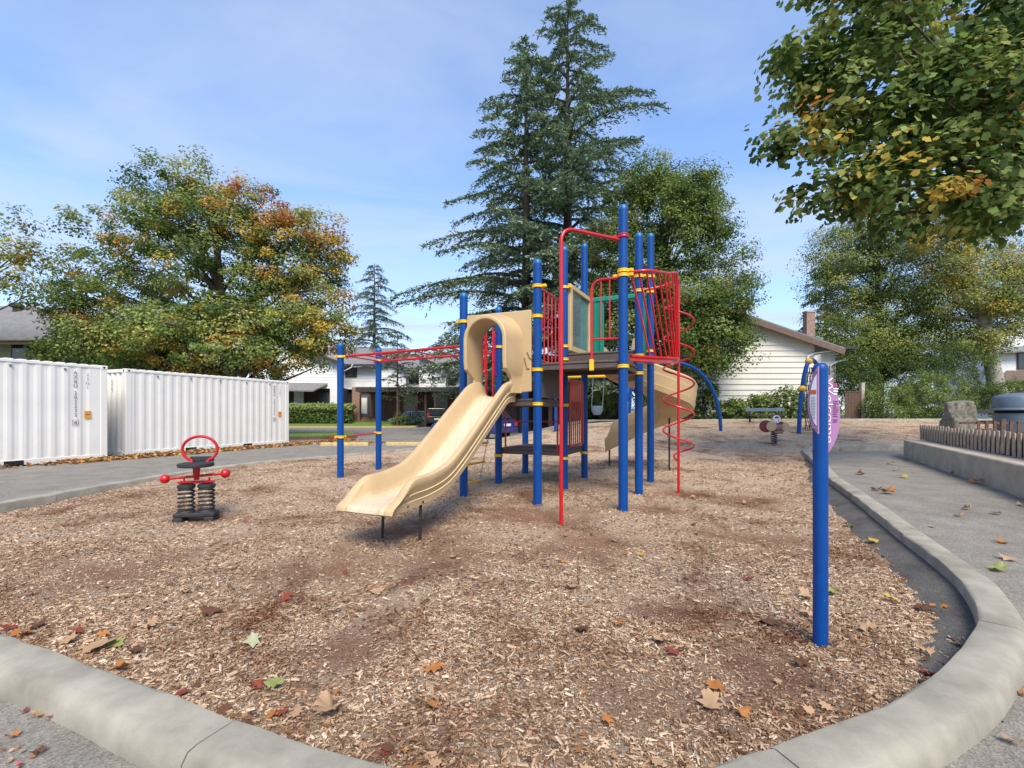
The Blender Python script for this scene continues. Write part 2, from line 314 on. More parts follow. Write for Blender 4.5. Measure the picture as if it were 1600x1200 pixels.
kn = np.stack([kt[:, 1], -kt[:, 0]], 1)          # outward (right of travel)
MID = np.vstack([KP[:, :2] + kn * .14, [[60, 15.3], [60, 22.2]]])
def inside(x, y, poly):
    c = np.zeros(x.shape, bool); j = len(poly) - 1
    for i in range(len(poly)):
        xi, yi = poly[i]; xj, yj = poly[j]
        k = ((yi > y) != (yj > y)) & (x < (xj - xi) * (y - yi) / (yj - yi + 1e-12) + xi); c ^= k; j = i
    return c
def vnoise(x, y, s, seed=0):
    r = np.random.default_rng(seed); ph = r.uniform(0, 6.28, 8); an = r.uniform(0, 6.28, 8); z = 0
    for i in range(8): z = z + np.sin((x * math.cos(an[i]) + y * math.sin(an[i])) * s * (1 + .45 * i) + ph[i]) / (1 + .5 * i)
    return z / 3
def grid_sheet(name, x0, x1, y0, y1, d, keep, zf, m):
    xs = np.arange(x0, x1 + d / 2, d); ys = np.arange(y0, y1 + d / 2, d); nx, ny = len(xs), len(ys)
    gx, gy = np.meshgrid(xs, ys); v = np.stack([gx, gy, zf(gx, gy)], -1).reshape(-1, 3)
    cx, cy = gx[:-1, :-1] + d / 2, gy[:-1, :-1] + d / 2; k = keep(cx, cy); jj, ii = np.nonzero(k); a = jj * nx + ii
    f = np.stack([a, a + 1, a + nx + 1, a + nx], 1); used = np.unique(f); rm = np.full(len(v), -1); rm[used] = np.arange(len(used))
    return fast_mesh(name, v[used], rm[f], m, smooth=True)
WORN = [(-1.5, 4.15, .75, .055), (-.6, 4.4, .7, .03), (.84, 4.8, .75, .03), (2.6, 5.05, .7, .025), (-1.15, 5.3, .6, .03), (.3, 6.2, .9, .03), (.62, 5.98, .45, .05), (2.78, 7.8, .6, .04), (.62, 2.25, .42, .02), (1.35, 2.5, .4, .02), (-3.4, 4.0, .7, .02), (-3.95, 6.0, .55, .04), (1.9, 6.6, .6, .03), (-3.15, 9.9, .8, .03), (1.0, 3.2, .35, .015), (-.9, 2.7, .3, .015), (3.6, 7.2, .8, .02)]
def worn(x, y):
    w_ = np.zeros(np.shape(x))
    for (a, b_, r_, d_) in WORN: w_ = np.maximum(w_, sm(1.05 - np.hypot((x - a) * .8, y - b_) / r_ + .35 * vnoise(x, y, 5.5, 21) + .2 * vnoise(x, y, 15, 22)))
    return w_
def dip(x, y):
    z = 0
    for (a, b_, r_, d_) in WORN: q_ = np.hypot(x - a, y - b_) / r_; z = z - d_ * np.exp(-q_ ** 2 * 1.6) + d_ * .35 * np.exp(-(q_ - 1.35) ** 2 * 6)
    return z
def chip_z(x, y): return gz(x, y) + .016 * vnoise(x, y, 2.3, 1) + .010 * vnoise(x, y, 6, 2) + dip(x, y)
o = grid_sheet('wood_chip_ground', -8, 34, 1.2, 23, .10, lambda x, y: inside(x, y, MID), chip_z, M['chipbase']); tag(o, kind='structure')
_co = np.zeros(len(o.data.vertices) * 3); o.data.vertices.foreach_get('co', _co); _co = _co.reshape(-1, 3); _a = o.data.color_attributes.new('Col', 'FLOAT_COLOR', 'POINT'); _w = worn(_co[:, 0], _co[:, 1]); _a.data.foreach_set('color', np.stack([_w, _w, _w, np.ones_like(_w)], 1).astype(np.float32).ravel())
near_rect = lambda x, y: (x > -8.4) & (x < 10.08) & (y > -.08) & (y < 15.88)
o = grid_sheet('asphalt_ground', -42, 34, -4, 23, .28, lambda x, y: ~inside(x, y, MID) & ~((y > 22) & (x > 4)) & ~near_rect(x, y), pz, M['asph']); tag(o, kind='structure')
o = grid_sheet('asphalt_ground', -8.4, 10.08, -.08, 15.88, .14, lambda x, y: ~inside(x, y, MID), pz, M['asph']); tag(o, kind='structure')
o = grid_sheet('road', -90, 40, 23.05, 140, 1.5, lambda x, y: ~((x > 3) & (y < 120)), lambda x, y: pz(x, y) * 0 - .002, M['asph']); tag(o, kind='structure')
o = grid_sheet('planting_bed', 3.0, 70, 22.2, 120, 1.0, lambda x, y: x < 80, lambda x, y: rise(x, np.minimum(y, 24)) + .05 * vnoise(x, y, 1.2, 3) - .03, M['soil']); tag(o, kind='structure')
b = MB(); b.add([(-1500, -300, -.35), (1500, -300, -.35), (1500, 2200, -.35), (-1500, 2200, -.35)], [(0, 1, 2, 3)]); tag(b.build('ground', M['grass']), kind='structure')

# kerb, cast in lengths with open joints
kerb = thing('kerb', (0, 0, 0)); kerb['kind'] = 'structure'
seg = np.concatenate([[0], np.cumsum(np.linalg.norm(np.diff(KP[:, :2], axis=0), axis=1))])
def at(s): return np.array([np.interp(s, seg, KP[:, i]) for i in range(3)]), np.array([np.interp(s, seg, kn[:, i]) for i in range(2)])
# joints at chosen spots: one shows at the left foreground, one at the right-hand bend
KW = .29
prof = [(-.005, -.32), (-.0, -.02), (.010, -.006), (.035, .0), (.20, .0), (.245, -.012), (.272, -.045), (.285, -.10), (.29, -.32)]; prof = [(x * .78, z) for x, z in prof]
s_front = seg[np.argmin(np.hypot(KP[:, 0] + 1.08, KP[:, 1] - 1.88))]
s_bend = seg[np.argmin(np.hypot(KP[:, 0] - 2.76, KP[:, 1] - 2.82))]
step = (s_bend - s_front) / 2
joints = sorted([s_front + k * step for k in range(-30, 40)]); joints = [j for j in joints if 0 < j < seg[-1]]
js = [0] + joints + [seg[-1]]
for a0, a1 in zip(js[:-1], js[1:]):
    n = max(3, int((a1 - a0) / .12)); ss = np.linspace(a0 + .004, a1 - .004, n); vs = []; q = len(prof)
    for i, s_ in enumerate(ss):
        p, nn = at(s_); nn = nn / np.linalg.norm(nn); sh = .006 if i in (0, n - 1) else 0
        for (ox, oz) in prof:
            wob = .004 * math.sin(s_ * 5.1 + ox * 20) + .003 * math.sin(s_ * 13 + 1) + rng.normal() * .0016 - (.012 * rng.random() if rng.random() < .02 and abs(ox - .19) < .04 else 0)
            vs.append((p[0] + nn[0] * ox, p[1] + nn[1] * ox, p[2] + oz - sh + (wob if oz > -.2 else 0)))
    fs = [(i * q + k, i * q + k + 1, (i + 1) * q + k + 1, (i + 1) * q + k) for i in range(n - 1) for k in range(q - 1)]
    mb = MB().add(vs, fs, True); mb.add(vs[:q], [tuple(range(q))]); mb.add(vs[-q:], [tuple(range(q - 1, -1, -1))]); mb.build('kerb_segment', M['conc'], kerb)

# bare dark apron inside the right-hand kerb
i0 = np.argmin(np.hypot(KP[:, 0] - 1.9, KP[:, 1] - 2.2)); i1 = np.argmin(np.hypot(KP[:, 0] - 7.2, KP[:, 1] - 11.6)); vs = []; fs = []
APR = []
for i in range(i0, i1 + 1):
    t = (i - i0) / (i1 - i0); wd = .74 * (.08 + .20 * sm(t / .15) + .14 * sm((t - .25) / .2)) * (1 - .6 * sm((t - .75) / .25)) + .025 * math.sin(i * 1.7)
    p = KP[i]; nn = kn[i]; e = p[:2] - nn * wd; APR.append((p[0], p[1], wd))
    zo = gz(p[0], p[1])
    for (k, z) in ((0, p[2] - .09), (.25, p[2] - .11), (.7, zo + .025), (1.25, zo - .03)):
        q = p[:2] + nn * .01 - nn * wd * k; vs.append((q[0], q[1], z))
m_ = i1 - i0 + 1
fs = [(i * 4 + k, i * 4 + k + 1, (i + 1) * 4 + k + 1, (i + 1) * 4 + k) for i in range(m_ - 1) for k in range(3)]
o = MB().add(vs, fs, True).build('kerb_apron', M['apron']); tag(o, kind='structure'); APR = np.array(APR)

# loose chips: real slivers of wood, densest near the viewer's side of the pit
def chips():
    xs = []; ys = []
    for (y0, y1, x0, x1, dens) in ((1.2, 3.2, -4.2, 4.0, 8200), (3.2, 5, -6, 5, 4600), (5, 8, -7, 6.5, 2000), (8, 12, -7, 8.5, 800), (12, 22, -6, 22, 170)):
        n = int((y1 - y0) * (x1 - x0) * dens); xs.append(rng.uniform(x0, x1, n)); ys.append(rng.uniform(y0, y1, n))
    x = np.concatenate(xs); y = np.concatenate(ys)
    inn = np.vstack([KP[:, :2] - kn * .02, [[60, 15.3], [60, 22.2]]]); k = inside(x, y, inn); x, y = x[k], y[k]
    k = np.abs(x) < y * 1.25 + 1.4; x, y = x[k], y[k]
    dmin = np.full(x.shape, 9.); wd = np.zeros(x.shape)
    for (ax_, ay_, aw) in APR:
        d = np.hypot(x - ax_, y - ay_); q = d < dmin; dmin[q] = d[q]; wd[q] = aw
    on = dmin < wd * .93 + .05 * vnoise(x, y, 9, 5); k = ~on | (rng.random(len(x)) < .10); x, y = x[k], y[k]
    k = (vnoise(x, y, 3.1, 9) > -.55) | (rng.random(len(x)) < .45); x, y = x[k], y[k]
    k = rng.random(len(x)) > .60 * worn(x, y); x, y = x[k], y[k]
    n = len(x); ln = np.clip(rng.lognormal(-4.10, .50, n), .007, .08) * (1 - .45 * worn(x, y)) * (1 + .35 * sm((y - 6) / 8)); wd = ln * rng.uniform(.14, .36, n); wd = np.clip(wd, .003, .012); th = wd * rng.uniform(.25, .6, n)
    yaw = rng.uniform(0, 6.283, n); pit = rng.normal(0, .22, n); rol = rng.normal(0, .45, n)
    d = np.stack([np.cos(yaw) * np.cos(pit), np.sin(yaw) * np.cos(pit), np.sin(pit)], 1); s0 = np.stack([-np.sin(yaw), np.cos(yaw), 0 * yaw], 1); u0 = np.cross(d, s0)
    s_ = s0 * np.cos(rol)[:, None] + u0 * np.sin(rol)[:, None]; u_ = np.cross(d, s_)
    c = np.stack([x, y, chip_z(x, y) + .004 + rng.random(n) * .012], 1)
    l2 = (ln / 2)[:, None]; w2 = (wd / 2)[:, None]; t2 = th[:, None]; tp = rng.uniform(.3, 1, n)[:, None]
    v = np.stack([c - d * l2 - s_ * w2 - u_ * t2, c - d * l2 + s_ * w2 - u_ * t2, c - d * l2 * .9 + u_ * t2, c + d * l2 - s_ * w2 * tp - u_ * t2, c + d * l2 + s_ * w2 * tp - u_ * t2, c + d * l2 * .85 + u_ * t2 * tp], 1).reshape(-1, 3)
    b_ = (np.arange(n) * 6)[:, None]
    f = np.concatenate([b_ + [0, 3, 5], b_ + [0, 5, 2], b_ + [4, 1, 2], b_ + [4, 2, 5]], 0)
    o = fast_mesh('loose_wood_chips', v, f, M['chips']); tag(o, 'tan and brown wood chip mulch covering the playground pit', 'wood chips', kind='stuff')
chips()

# ------------------------------------------------------------------ foliage tools
DIA = (np.array([(0, -.5, 0), (.32, 0, .12), (0, .5, -.02), (-.32, 0, .12)]), [(0, 1, 2, 3)])
_ml = [(0, -.5), (.13, -.22), (.36, -.34), (.36, -.14), (.54, .02), (.36, .10), (.34, .28), (.15, .22), (0, .52)]
MAP = (np.array([(x, y, .12 * abs(x) - .1 * y * y) for x, y in _ml] + [(-x, y, .12 * abs(x) - .1 * y * y) for x, y in _ml[-2:0:-1]]), [tuple(range(16))])
_m2 = [(0, -.5), (.36, -.34), (.34, -.10), (.54, .04), (.32, .24), (0, .52)]
MAP10 = (np.array([(x, y, .14 * abs(x) - .1 * y * y) for x, y in _m2] + [(-x, y, .14 * abs(x) - .1 * y * y) for x, y in _m2[-2:0:-1]]), [tuple(range(10))])
NEE = (np.array([(0, -.5, 0), (.07, 0, .02), (0, .5, -.03), (-.07, 0, .02)]), [(0, 1, 2, 3)])
def unit(a): return a / (np.linalg.norm(a, axis=-1, keepdims=True) + 1e-9)
def leaf_mesh(name, m, parent, c, nrm, size, col, tpl=DIA, tdir=None):
    n = len(c); T, fc = tpl; k = len(T); nrm = unit(nrm)
    t = rng.normal(size=(n, 3)) if tdir is None else tdir; t = unit(t - nrm * (t * nrm).sum(1, keepdims=True)); s = np.cross(t, nrm)
    v = c[:, None, :] + size[:, None, None] * (T[None, :, 0, None] * s[:, None] + T[None, :, 1, None] * t[:, None] + T[None, :, 2, None] * nrm[:, None])
    f = (np.arange(n) * k)[:, None] + np.array(fc[0])[None]
    return fast_mesh(name, v.reshape(-1, 3), f, m, parent, col=np.repeat(col, k, 0))
def pick(cols, n, p=None): return np.array(cols)[rng.choice(len(cols), n, p=p)]

def crown_points(lobes, ncl, shell=3.0):
    wts = np.array([l[3] * l[4] * l[5] for l in lobes]) ** .67; wts /= wts.sum(); li = rng.choice(len(lobes), ncl, p=wts); lob = np.array(lobes)[li]
    d = unit(rng.normal(size=(ncl, 3))); r = rng.random(ncl) ** (1 / shell); bump = 1 + .16 * np.sin(d[:, 0] * 7 + li) * np.sin(d[:, 2] * 6 + 2 * li)
    return lob[:, :3] + d * lob[:, 3:6] * (r * bump)[:, None], d
def broad_tree(name, label, cat, base, trunk_r, lobes, ncl, per, sig, size, colf, nbr=26, bark='bark', group=None, tpl=DIA, trunk_path=None, split=.35, leafm='leaf', trunk_top=None):
    base = np.array(base, float); t = thing(name, base, label, cat, group)
    c, d = crown_points(lobes, ncl); lo = np.array(lobes); ctr = np.average(lo[:, :3], axis=0, weights=lo[:, 3])
    n = ncl * per; q3 = unit(rng.normal(size=(n, 3))) * (rng.random((n, 1)) ** .45) * np.repeat(rng.uniform(.6, 1.5, (ncl, 1)), per, 0); cc = np.repeat(c, per, 0) + q3 * np.array([sig, sig, sig * .6]) * 1.7; dd = np.repeat(d, per, 0)
    nr = dd * .45 + q3 * .55 + rng.normal(size=(n, 3)) * .40 + [0, 0, .75]
    col = np.repeat(colf(c), per, 0) * (1 + rng.normal(size=(n, 1)) * .12)
    leaf_mesh('crown', M[leafm], t, cc, nr, size * rng.uniform(.7, 1.3, n), np.clip(col, .005, 1), tpl)
    mb = MB(); top = np.array([ctr[0], ctr[1], lo[:, 2].max()]) if trunk_top is None else np.array(trunk_top, float)
    tp = smooth_path(trunk_path if trunk_path is not None else [base - [0, 0, .3], base + (top - base) * .33 + rng.normal(size=3) * .15, base + (top - base) * .66 + rng.normal(size=3) * .2, top], 5)
    rr = np.linspace(trunk_r, trunk_r * .18, len(tp)); rr[0] *= 1.25; mb.tube(tp, rr, 10)
    tr = mb.build('trunk', M[bark], t)
    mb = MB()
    for k in rng.choice(ncl, min(nbr, ncl), replace=False):
        e = c[k]; hh = np.clip((e[2] - base[2]) / (top[2] - base[2]) * .75, split * .6, .9); i = int(hh * (len(tp) - 1)); s_ = tp[i]
        md = s_ * .45 + e * .55 + np.array([0, 0, -.04 * np.linalg.norm(e - s_)]) + rng.normal(size=3) * .12
        mb.tube(smooth_path([s_, md, e], 4), np.linspace(max(.03, rr[i] * .42), .012, 9), 5, caps=False)
    mb.build('branches', M[bark], t)
    return t
def shrub(name, label, base, lobes, ncl, per, sig, size, cols, group=None, cat='shrub', tpl=DIA, up=.6):
    t = thing(name, base, label, cat, group); c, d = crown_points(lobes, ncl, 6); n = ncl * per
    keep = c[:, 2] > base[2] - .05; c, d = c[keep], d[keep]; n = len(c) * per
    cc = np.repeat(c, per, 0) + rng.normal(size=(n, 3)) * sig; nr = np.repeat(d, per, 0) * .6 + rng.normal(size=(n, 3)) * .5 + [0, 0, up]
    leaf_mesh('foliage', M['leaf'], t, cc, nr, size * rng.uniform(.7, 1.3, n), pick(cols, n) * rng.uniform(.8, 1.2, (n, 1)), tpl)
    mb = MB()
    for k in range(min(9, len(c))):
        e = c[rng.integers(len(c))]; b0 = np.array(base) + [rng.normal() * .08, rng.normal() * .08, -.1]; mb.tube([b0, (b0 + e) / 2 + [0, 0, .1], e], [.03, .02, .008], 5, caps=False)
    mb.build('stems', M['bark'], t); return t

def conifer(name, label, base, H, r0, nbr, zmin, cols, lean=(0, 0), trunk_r=.35, droop=.12, group=None, dens=1.0, power=.85, tw=.3, tip=.02):
    base = np.array(base, float); t = thing(name, base, label, 'conifer tree', group); mb = MB(); top = base + [lean[0], lean[1], H]
    mb.tube([base - [0, 0, .3], base + (top - base) * .5, top], [trunk_r, trunk_r * .55, .03], 9); mb.build('trunk', M['bark'], t); mb = MB(); C = []; Nn = []; T = []; S = []
    for k in range(nbr):
        h = zmin + (1 - zmin) * (k + rng.random()) / nbr; h = min(h, .985); az = k * 2.39996 + rng.normal() * .35; Ln = r0 * ((1 - h) / (1 - zmin)) ** power * rng.choice([.45, .65, .8, .95, 1.1]) * rng.uniform(.85, 1.15) + .35
        dr = np.array([math.cos(az), math.sin(az), 0]); s0 = base + (top - base) * h; up = .18 + .5 * h
        q = np.linspace(0, 1, 9); pts = s0 + dr * (q * Ln)[:, None] + np.array([0, 0, 1]) * ((up * q - (up + droop) * q ** 2 * 1.15 + .10 * q ** 4) * Ln)[:, None]
        mb.tube(pts, np.linspace(.03 + .012 * Ln, .008, 9), 4, caps=False)
        nt_ = int(Ln * 9 * dens) + 4; sd_ = np.cross(dr, ZZ)
        for j in range(nt_):
            u = .12 + .88 * (j + rng.random()) / nt_; i = u * 8; i0_ = min(int(i), 7); p = pts[i0_] + (pts[i0_ + 1] - pts[i0_]) * (i - i0_)
            side = 1 if j % 2 else -1; tl = (tw + .24 * Ln * (1 - u) ** .7 * u ** .3) * rng.uniform(.45, 1.25); td = unit(dr * .75 + sd_ * side * rng.uniform(.35, 1.0) + [0, 0, rng.normal() * .18 - .22])
            m_ = int(tl / .075) + 2; aa = np.linspace(.05, 1, m_)
            C.append(p + td * (aa * tl)[:, None] + [0, 0, -1] * (aa ** 2 * tl * .38)[:, None] + rng.normal(size=(m_, 3)) * .05)
            T.append(td + rng.normal(size=(m_, 3)) * .55); Nn.append(rng.normal(size=(m_, 3)) * .45 + [0, 0, .9]); S.append(np.full(m_, 1.) * rng.uniform(.22, .38, m_))
    C = np.vstack(C); T = np.vstack(T); Nn = np.vstack(Nn); S = np.concatenate(S); n = len(C)
    leaf_mesh('crown', M['needle'], t, C, Nn, S, pick(cols, n) * rng.uniform(.75, 1.25, (n, 1)), (NEE[0] * [2.0, 1, 1], NEE[1]), T); mb.build('branches', M['bark'], t); return t

# ------------------------------------------------------------------ play structure
S = 1.245; A0 = np.array([.373, 6.94, 0])
def g(i, j, z=0): return A0 + U * (S * i) + V * (S * j) + ZZ * z
ps = thing('play_structure', tuple(g(0, 1, 0)), 'large blue, red and tan play structure with slides and monkey bars on wood chips', 'play structure')
PR = .0635
def post(p, top, r=PR, parent=ps, name='post', capm='cap'):
    zb = float(gz(p[0], p[1])) - .25; mb = MB(); c = np.array([p[0], p[1], 0])
    mb.lathe(c, [(r, zb), (r, top - r * .95)], 24, cap=False); o = mb.build(name, M['blue'], parent)
    mb = MB(); mb.lathe(c, [(r * 1.03, top - r * 1.25), (r * 1.03, top - r * .9), (r * .96, top - r * .55), (r * .8, top - r * .25), (r * .5, top - r * .06), (r * .12, top)], 24); mb.build('cap', M[capm], o)
    return o
def clamp(o, p, z, dirs=(), m='yellow', r=PR):
    mb = MB(); c = np.array([p[0], p[1], z])
    mb.lathe(c, [(r + .001, -.024), (r + .016, -.022), (r + .018, -.008), (r + .013, 0), (r + .018, .008), (r + .016, .022), (r + .001, .024)], 20, cap=False)
    for d in dirs:
        d = np.array(d, float); mb.box(c + d * (r + .04), (.07, .05, .044), d, bevel=.006)
        mb.lathe(c + d * (r + .045), [(.013, -.032), (.013, .032)], 8, np.array([-d[1], d[0], 0]))
    mb.build('clamp', M[m], o)
posts = {}
for nm, ij, top in (('A', (0, 0), 3.54), ('D', (1, 0), 4.11), ('B', (0, 1), 4.12), ('E', (1, 1), 4.16), ('C', (0, 2), 4.57), ('F', (1, 2), 4.58), ('G', (-1, 0), 3.18), ('H', (-1, 1), 3.21), ('I', (-1, 2), 3.2)):
    posts[nm] = (post(g(*ij), top), g(*ij))
J = np.array([-3.35, 9.26, 0]); K = np.array([-2.94, 10.45, 0])
posts['J'] = (post(J, 2.66), J); posts['K'] = (post(K, 2.72), K)
def cl(nm, z, dirs=(), m='yellow'): clamp(posts[nm][0], posts[nm][1], z, dirs, m)
for nm, zs in (('A', (1.42, 1.92, 3.14)), ('B', (.52, 1.42, 2.2, 2.42, 3.42)), ('C', (.52, 2.2, 3.5)), ('D', (1.92,)), ('E', (1.92, 2.2, 3.23)), ('F', (2.2, 2.42, 3.50, 3.78)), ('G', (1.42,)), ('H', (.52, 1.42, 2.48)), ('I', (.52,))):
    for z in zs: cl(nm, z, (U,) if nm in 'AB' and z > 3 else ())
cl('A', 2.70, (-U,)); cl('G', 2.72, (U, -U)); cl('D', 3.15, (U, -U)); cl('D', 3.21, (U,)); cl('D', 3.68, (-U,), 'red'); cl('E', 3.46, (U,))
cl('J', 2.385, (U, -U)); cl('K', 2.44, ()); cl('J', .82, (V, -V)); cl('K', .85, (-V,))

# decks (dark vinyl-coated plates with folded edges)
def deck(i, j, z, name='deck'):
    mb = MB(); c = g(i + .5, j + .5, z); mb.box(c - ZZ * .02, (S - .02, S - .02, .04), U, bevel=.012)
    for (d, e) in ((U, V), (V, U)):
        for s_ in (-1, 1): mb.box(c + d * s_ * (S / 2 - .035) - ZZ * .075, (S - .1, .03, .07), e, bevel=.006)
    # rows of moulded slots
    for k in range(9):
        mb.box(c + V * ((k - 4) * .115) + ZZ * .003, (S - .25, .035, .01), U)
    return mb.build(name, M['deck'], ps)
deck(-1, 0, 1.50); deck(0, 0, 2.02); deck(0, 1, 2.30); deck(-1, 1, .66)
mb = MB(); mb.box(g(0, .5, 1.72), (S - .16, .03, .40), V); mb.box(g(.5, 1, 2.12), (S - .16, .03, .16), U); mb.build('riser_panel', M['deck'], ps)

# --- front slide
SO = g(-.5, 0, 0) - V * .02
prof_s = smooth_path([(0, 1.53), (.14, 1.53), (.30, 1.49), (.48, 1.38), (1.0, 1.03), (1.5, .70), (1.85, .515), (2.2, .435), (2.55, .41), (2.80, .395), (2.895, .375), (2.92, .33)], 5)
cs = [(-.245, -.085), (-.275, -.08), (-.285, -.01), (-.270, -.004), (-.300, .062), (-.286, .068), (-.318, .135), (-.332, .185), (-.326, .212), (-.298, .226), (-.262, .222), (-.243, .200), (-.225, .08), (-.195, .022), (-.12, .002), (0, -.004)]
cs = cs + [(-x, z) for x, z in cs[-2::-1]]
vs = []; q = len(cs)
for k, (s_, z) in enumerate(prof_s):
    i2 = min(k + 1, len(prof_s) - 1); i1_ = max(k - 1, 0); tg = prof_s[i2] - prof_s[i1_]; tg /= np.linalg.norm(tg); nz = np.array([-tg[1], tg[0]])
    if nz[1] < 0: nz = -nz
    wf = 1 - .93 * sm((s_ - 2.52) / .40); top_f = 1 - .25 * sm((.12 - s_) / .12)
    for (x, h) in cs:
        hh = h * wf * top_f if h > .03 else h * (1 if h > 0 else 1 - .35 * sm((s_ - 2.6) / .35))
        pos = SO - V * (s_ + (-nz[0] * 0 + nz[0]) * hh) + U * (x * (1 + .04 * sm((s_ - 2.4) / .4))) + ZZ * (z + nz[1] * hh)
        vs.append(pos)
fs = [(i * q + k, i * q + (k + 1) % q, (i + 1) * q + (k + 1) % q, (i + 1) * q + k) for i in range(len(prof_s) - 1) for k in range(q)]
mb = MB().add(vs, fs, True); mb.add(vs[:q], [tuple(range(q))]); mb.add(vs[-q:], [tuple(range(q - 1, -1, -1))])
slide = mb.build('slide', M['slidetan'], ps); _w = np.zeros(len(slide.data.vertices)); _w[:len(prof_s) * q] = np.tile([1.25 * float(sm((.24 - abs(x)) / .10)) * (1 if -.05 < z < .1 else 0) for x, z in cs], len(prof_s)); slide.data.color_attributes.new('Col', 'FLOAT_COLOR', 'POINT').data.foreach_set('color', np.stack([_w, _w, _w, np.ones_like(_w)], 1).astype(np.float32).ravel()); slide['label'] = 'straight tan plastic slide chute'
# raised light edges of the two moulded steps on each flank
for sx in (-1, 1):
    for (ox, oz) in ((-.281, -.006), (-.296, .066)):
        pts = []
        for k, (s_, z) in enumerate(prof_s):
            if s_ > 2.66 or s_ < .05: continue
            i2 = min(k + 1, len(prof_s) - 1); tg = prof_s[i2] - prof_s[k - 1]; tg /= np.linalg.norm(tg); nz = np.array([-tg[1], tg[0]]); nz = nz if nz[1] > 0 else -nz
            wf = 1 - .93 * sm((s_ - 2.52) / .40); hh = oz * (wf if oz > .03 else 1)
            pts.append(SO - V * (s_ + nz[0] * hh) + U * (-sx * ox * 1.012) + ZZ * (z + nz[1] * hh))
        MB().tube(pts, .007, 6).build('ridge', M['ridge'], slide)
for (sx, s_) in ((-.2, 2.40), (.24, 2.34)):
    p = SO - V * s_ + U * sx; mb = MB(); mb.tube(fillet([p + ZZ * .40, p + ZZ * .30 - V * .0, np.array([p[0], p[1], -.25]) - V * .02], .05), .0165, 8); mb.build('leg', M['dkmetal'], slide)
for s_ in (2.36, 2.62): MB().lathe(SO - V * s_ + U * .283 + ZZ * .365, [(.013, 0), (.011, .008)], 8, U).build('bolt', M['dkmetal'], slide)

# --- moulded hood panel at the top of the front slide
hood = None
PZ0, PZ1 = 1.60, 2.80; ph = .54
def hp(x, y, z): return SO + U * x - V * y + ZZ * z           # y grows towards the slide
def arch(rw, zt, z0, n=16, flare=0):
    pts = [(-rw, z0 + q_) for q_ in HV] + [(-rw * math.cos(a), zt + rw * math.sin(a)) for a in HA] + [(rw, z0 + q_) for q_ in HV[::-1]]
    return pts
HV = (0, .10, .20, .27, .34, .46); NV = len(HV); zc = 2.34; _c = math.atan2(PZ1 - 2.34, ph); HA = list(np.linspace(0, _c, 6)) + list(np.linspace(_c, math.pi - _c, 11))[1:-1] + list(np.linspace(math.pi - _c, math.pi, 6)); inn = arch(.285, zc, PZ0 - .02)
fr = [(-ph, PZ0), (-ph, PZ0 + .2)]
n = len(inn); outp = []
for k, (x, z) in enumerate(inn):    # matching points on the panel outline
    if k < NV: outp.append((-ph, z if k else PZ0))
    elif k >= n - NV: outp.append((ph, z if k < n - 1 else PZ0))
    else:
        a = HA[k - NV]; dx_, dz_ = -math.cos(a), math.sin(a); sc = min(ph / max(abs(dx_), 1e-6), (PZ1 - zc) / max(dz_, 1e-6)); outp.append((dx_ * sc, zc + dz_ * sc))
vs = []; 
for (x, z) in inn: vs.append(hp(x, .03, z))
for (x, z) in outp: vs.append(hp(x, .03, z))
for (x, z) in inn: vs.append(hp(x, -.03, z))
for (x, z) in outp: vs.append(hp(x, -.03, z))
fs = []
for k in range(n - 1):
    fs += [(k, k + 1, n + k + 1, n + k), (2 * n + k + 1, 2 * n + k, 3 * n + k, 3 * n + k + 1), (n + k, n + k + 1, 3 * n + k + 1, 3 * n + k), (k + 1, k, 2 * n + k, 2 * n + k + 1)]
fs += [(0, n, 3 * n, 2 * n), (n - 1, 3 * n - 1, 4 * n - 1, 2 * n - 1)]
mb = MB().add(vs, fs); hood = mb.build('slide_hood', M['tan'], ps); hood['label'] = 'tan moulded entry panel with arched hood'
bv = hood.modifiers.new('bevel', 'BEVEL'); bv.width = .016; bv.segments = 3; bv.limit_method = 'ANGLE'
def hd(z): return .24 + .24 * np.clip((z - 1.79) / .14, 0, 1)
vs = []; rows = []
ri, ro = .285, .375
for k, (x, z) in enumerate(inn):
    a = 0 if k < NV else math.pi if k >= n - NV else HA[k - NV]
    dx_, dz_ = (-math.cos(a), math.sin(a)); rim = np.array([x, z]); d = hd(z)
    nar = .03 * (1 - np.clip((z - 1.79) / .14, 0, 1))
    o1 = rim + np.array([dx_, dz_]) * (.058 - nar * .6); o2 = rim + np.array([dx_, dz_]) * (.135 - nar)
    ext = [(rim, -.02), (rim, d - .012), (rim + np.array([dx_, dz_]) * .012, d), (o1 - np.array([dx_, dz_]) * .015, d), (o1, d - .015), (o1 + np.array([dx_, dz_]) * .012, d - .16 if d > .25 else d * .6), (o2, .028)]
    for (pp, y) in ext: vs.append(hp(pp[0], y, pp[1]))
e = 7; fs = [(k * e + i, k * e + i + 1, (k + 1) * e + i + 1, (k + 1) * e + i) for k in range(n - 1) for i in range(e - 1)]
fs += [tuple(range(e - 1, -1, -1)), tuple((n - 1) * e + i for i in range(e))]
MB().add(vs, fs, True).build('arch', M['tan'], hood)
mb = MB()
for (x0, zt, ln) in ((.435, 2.10, .17), (.48, 2.18, .10)):
    mb.tube(fillet([hp(x0, .034, zt), hp(x0 + .045, .034, zt - ln), hp(x0 + .085, .034, zt - ln + .005)], .02), .009, 6)
mb.build('groove_shade', M['groove_shade'], hood)
for p_, q_, r_ in ((g(-1, 0, 2.72), g(-.93, 0, 2.72), .02), (g(-.07, 0, 2.70), g(0, 0, 2.70), .02)): MB().tube([p_, q_], r_).build('mounting_bar', M['red'], ps)

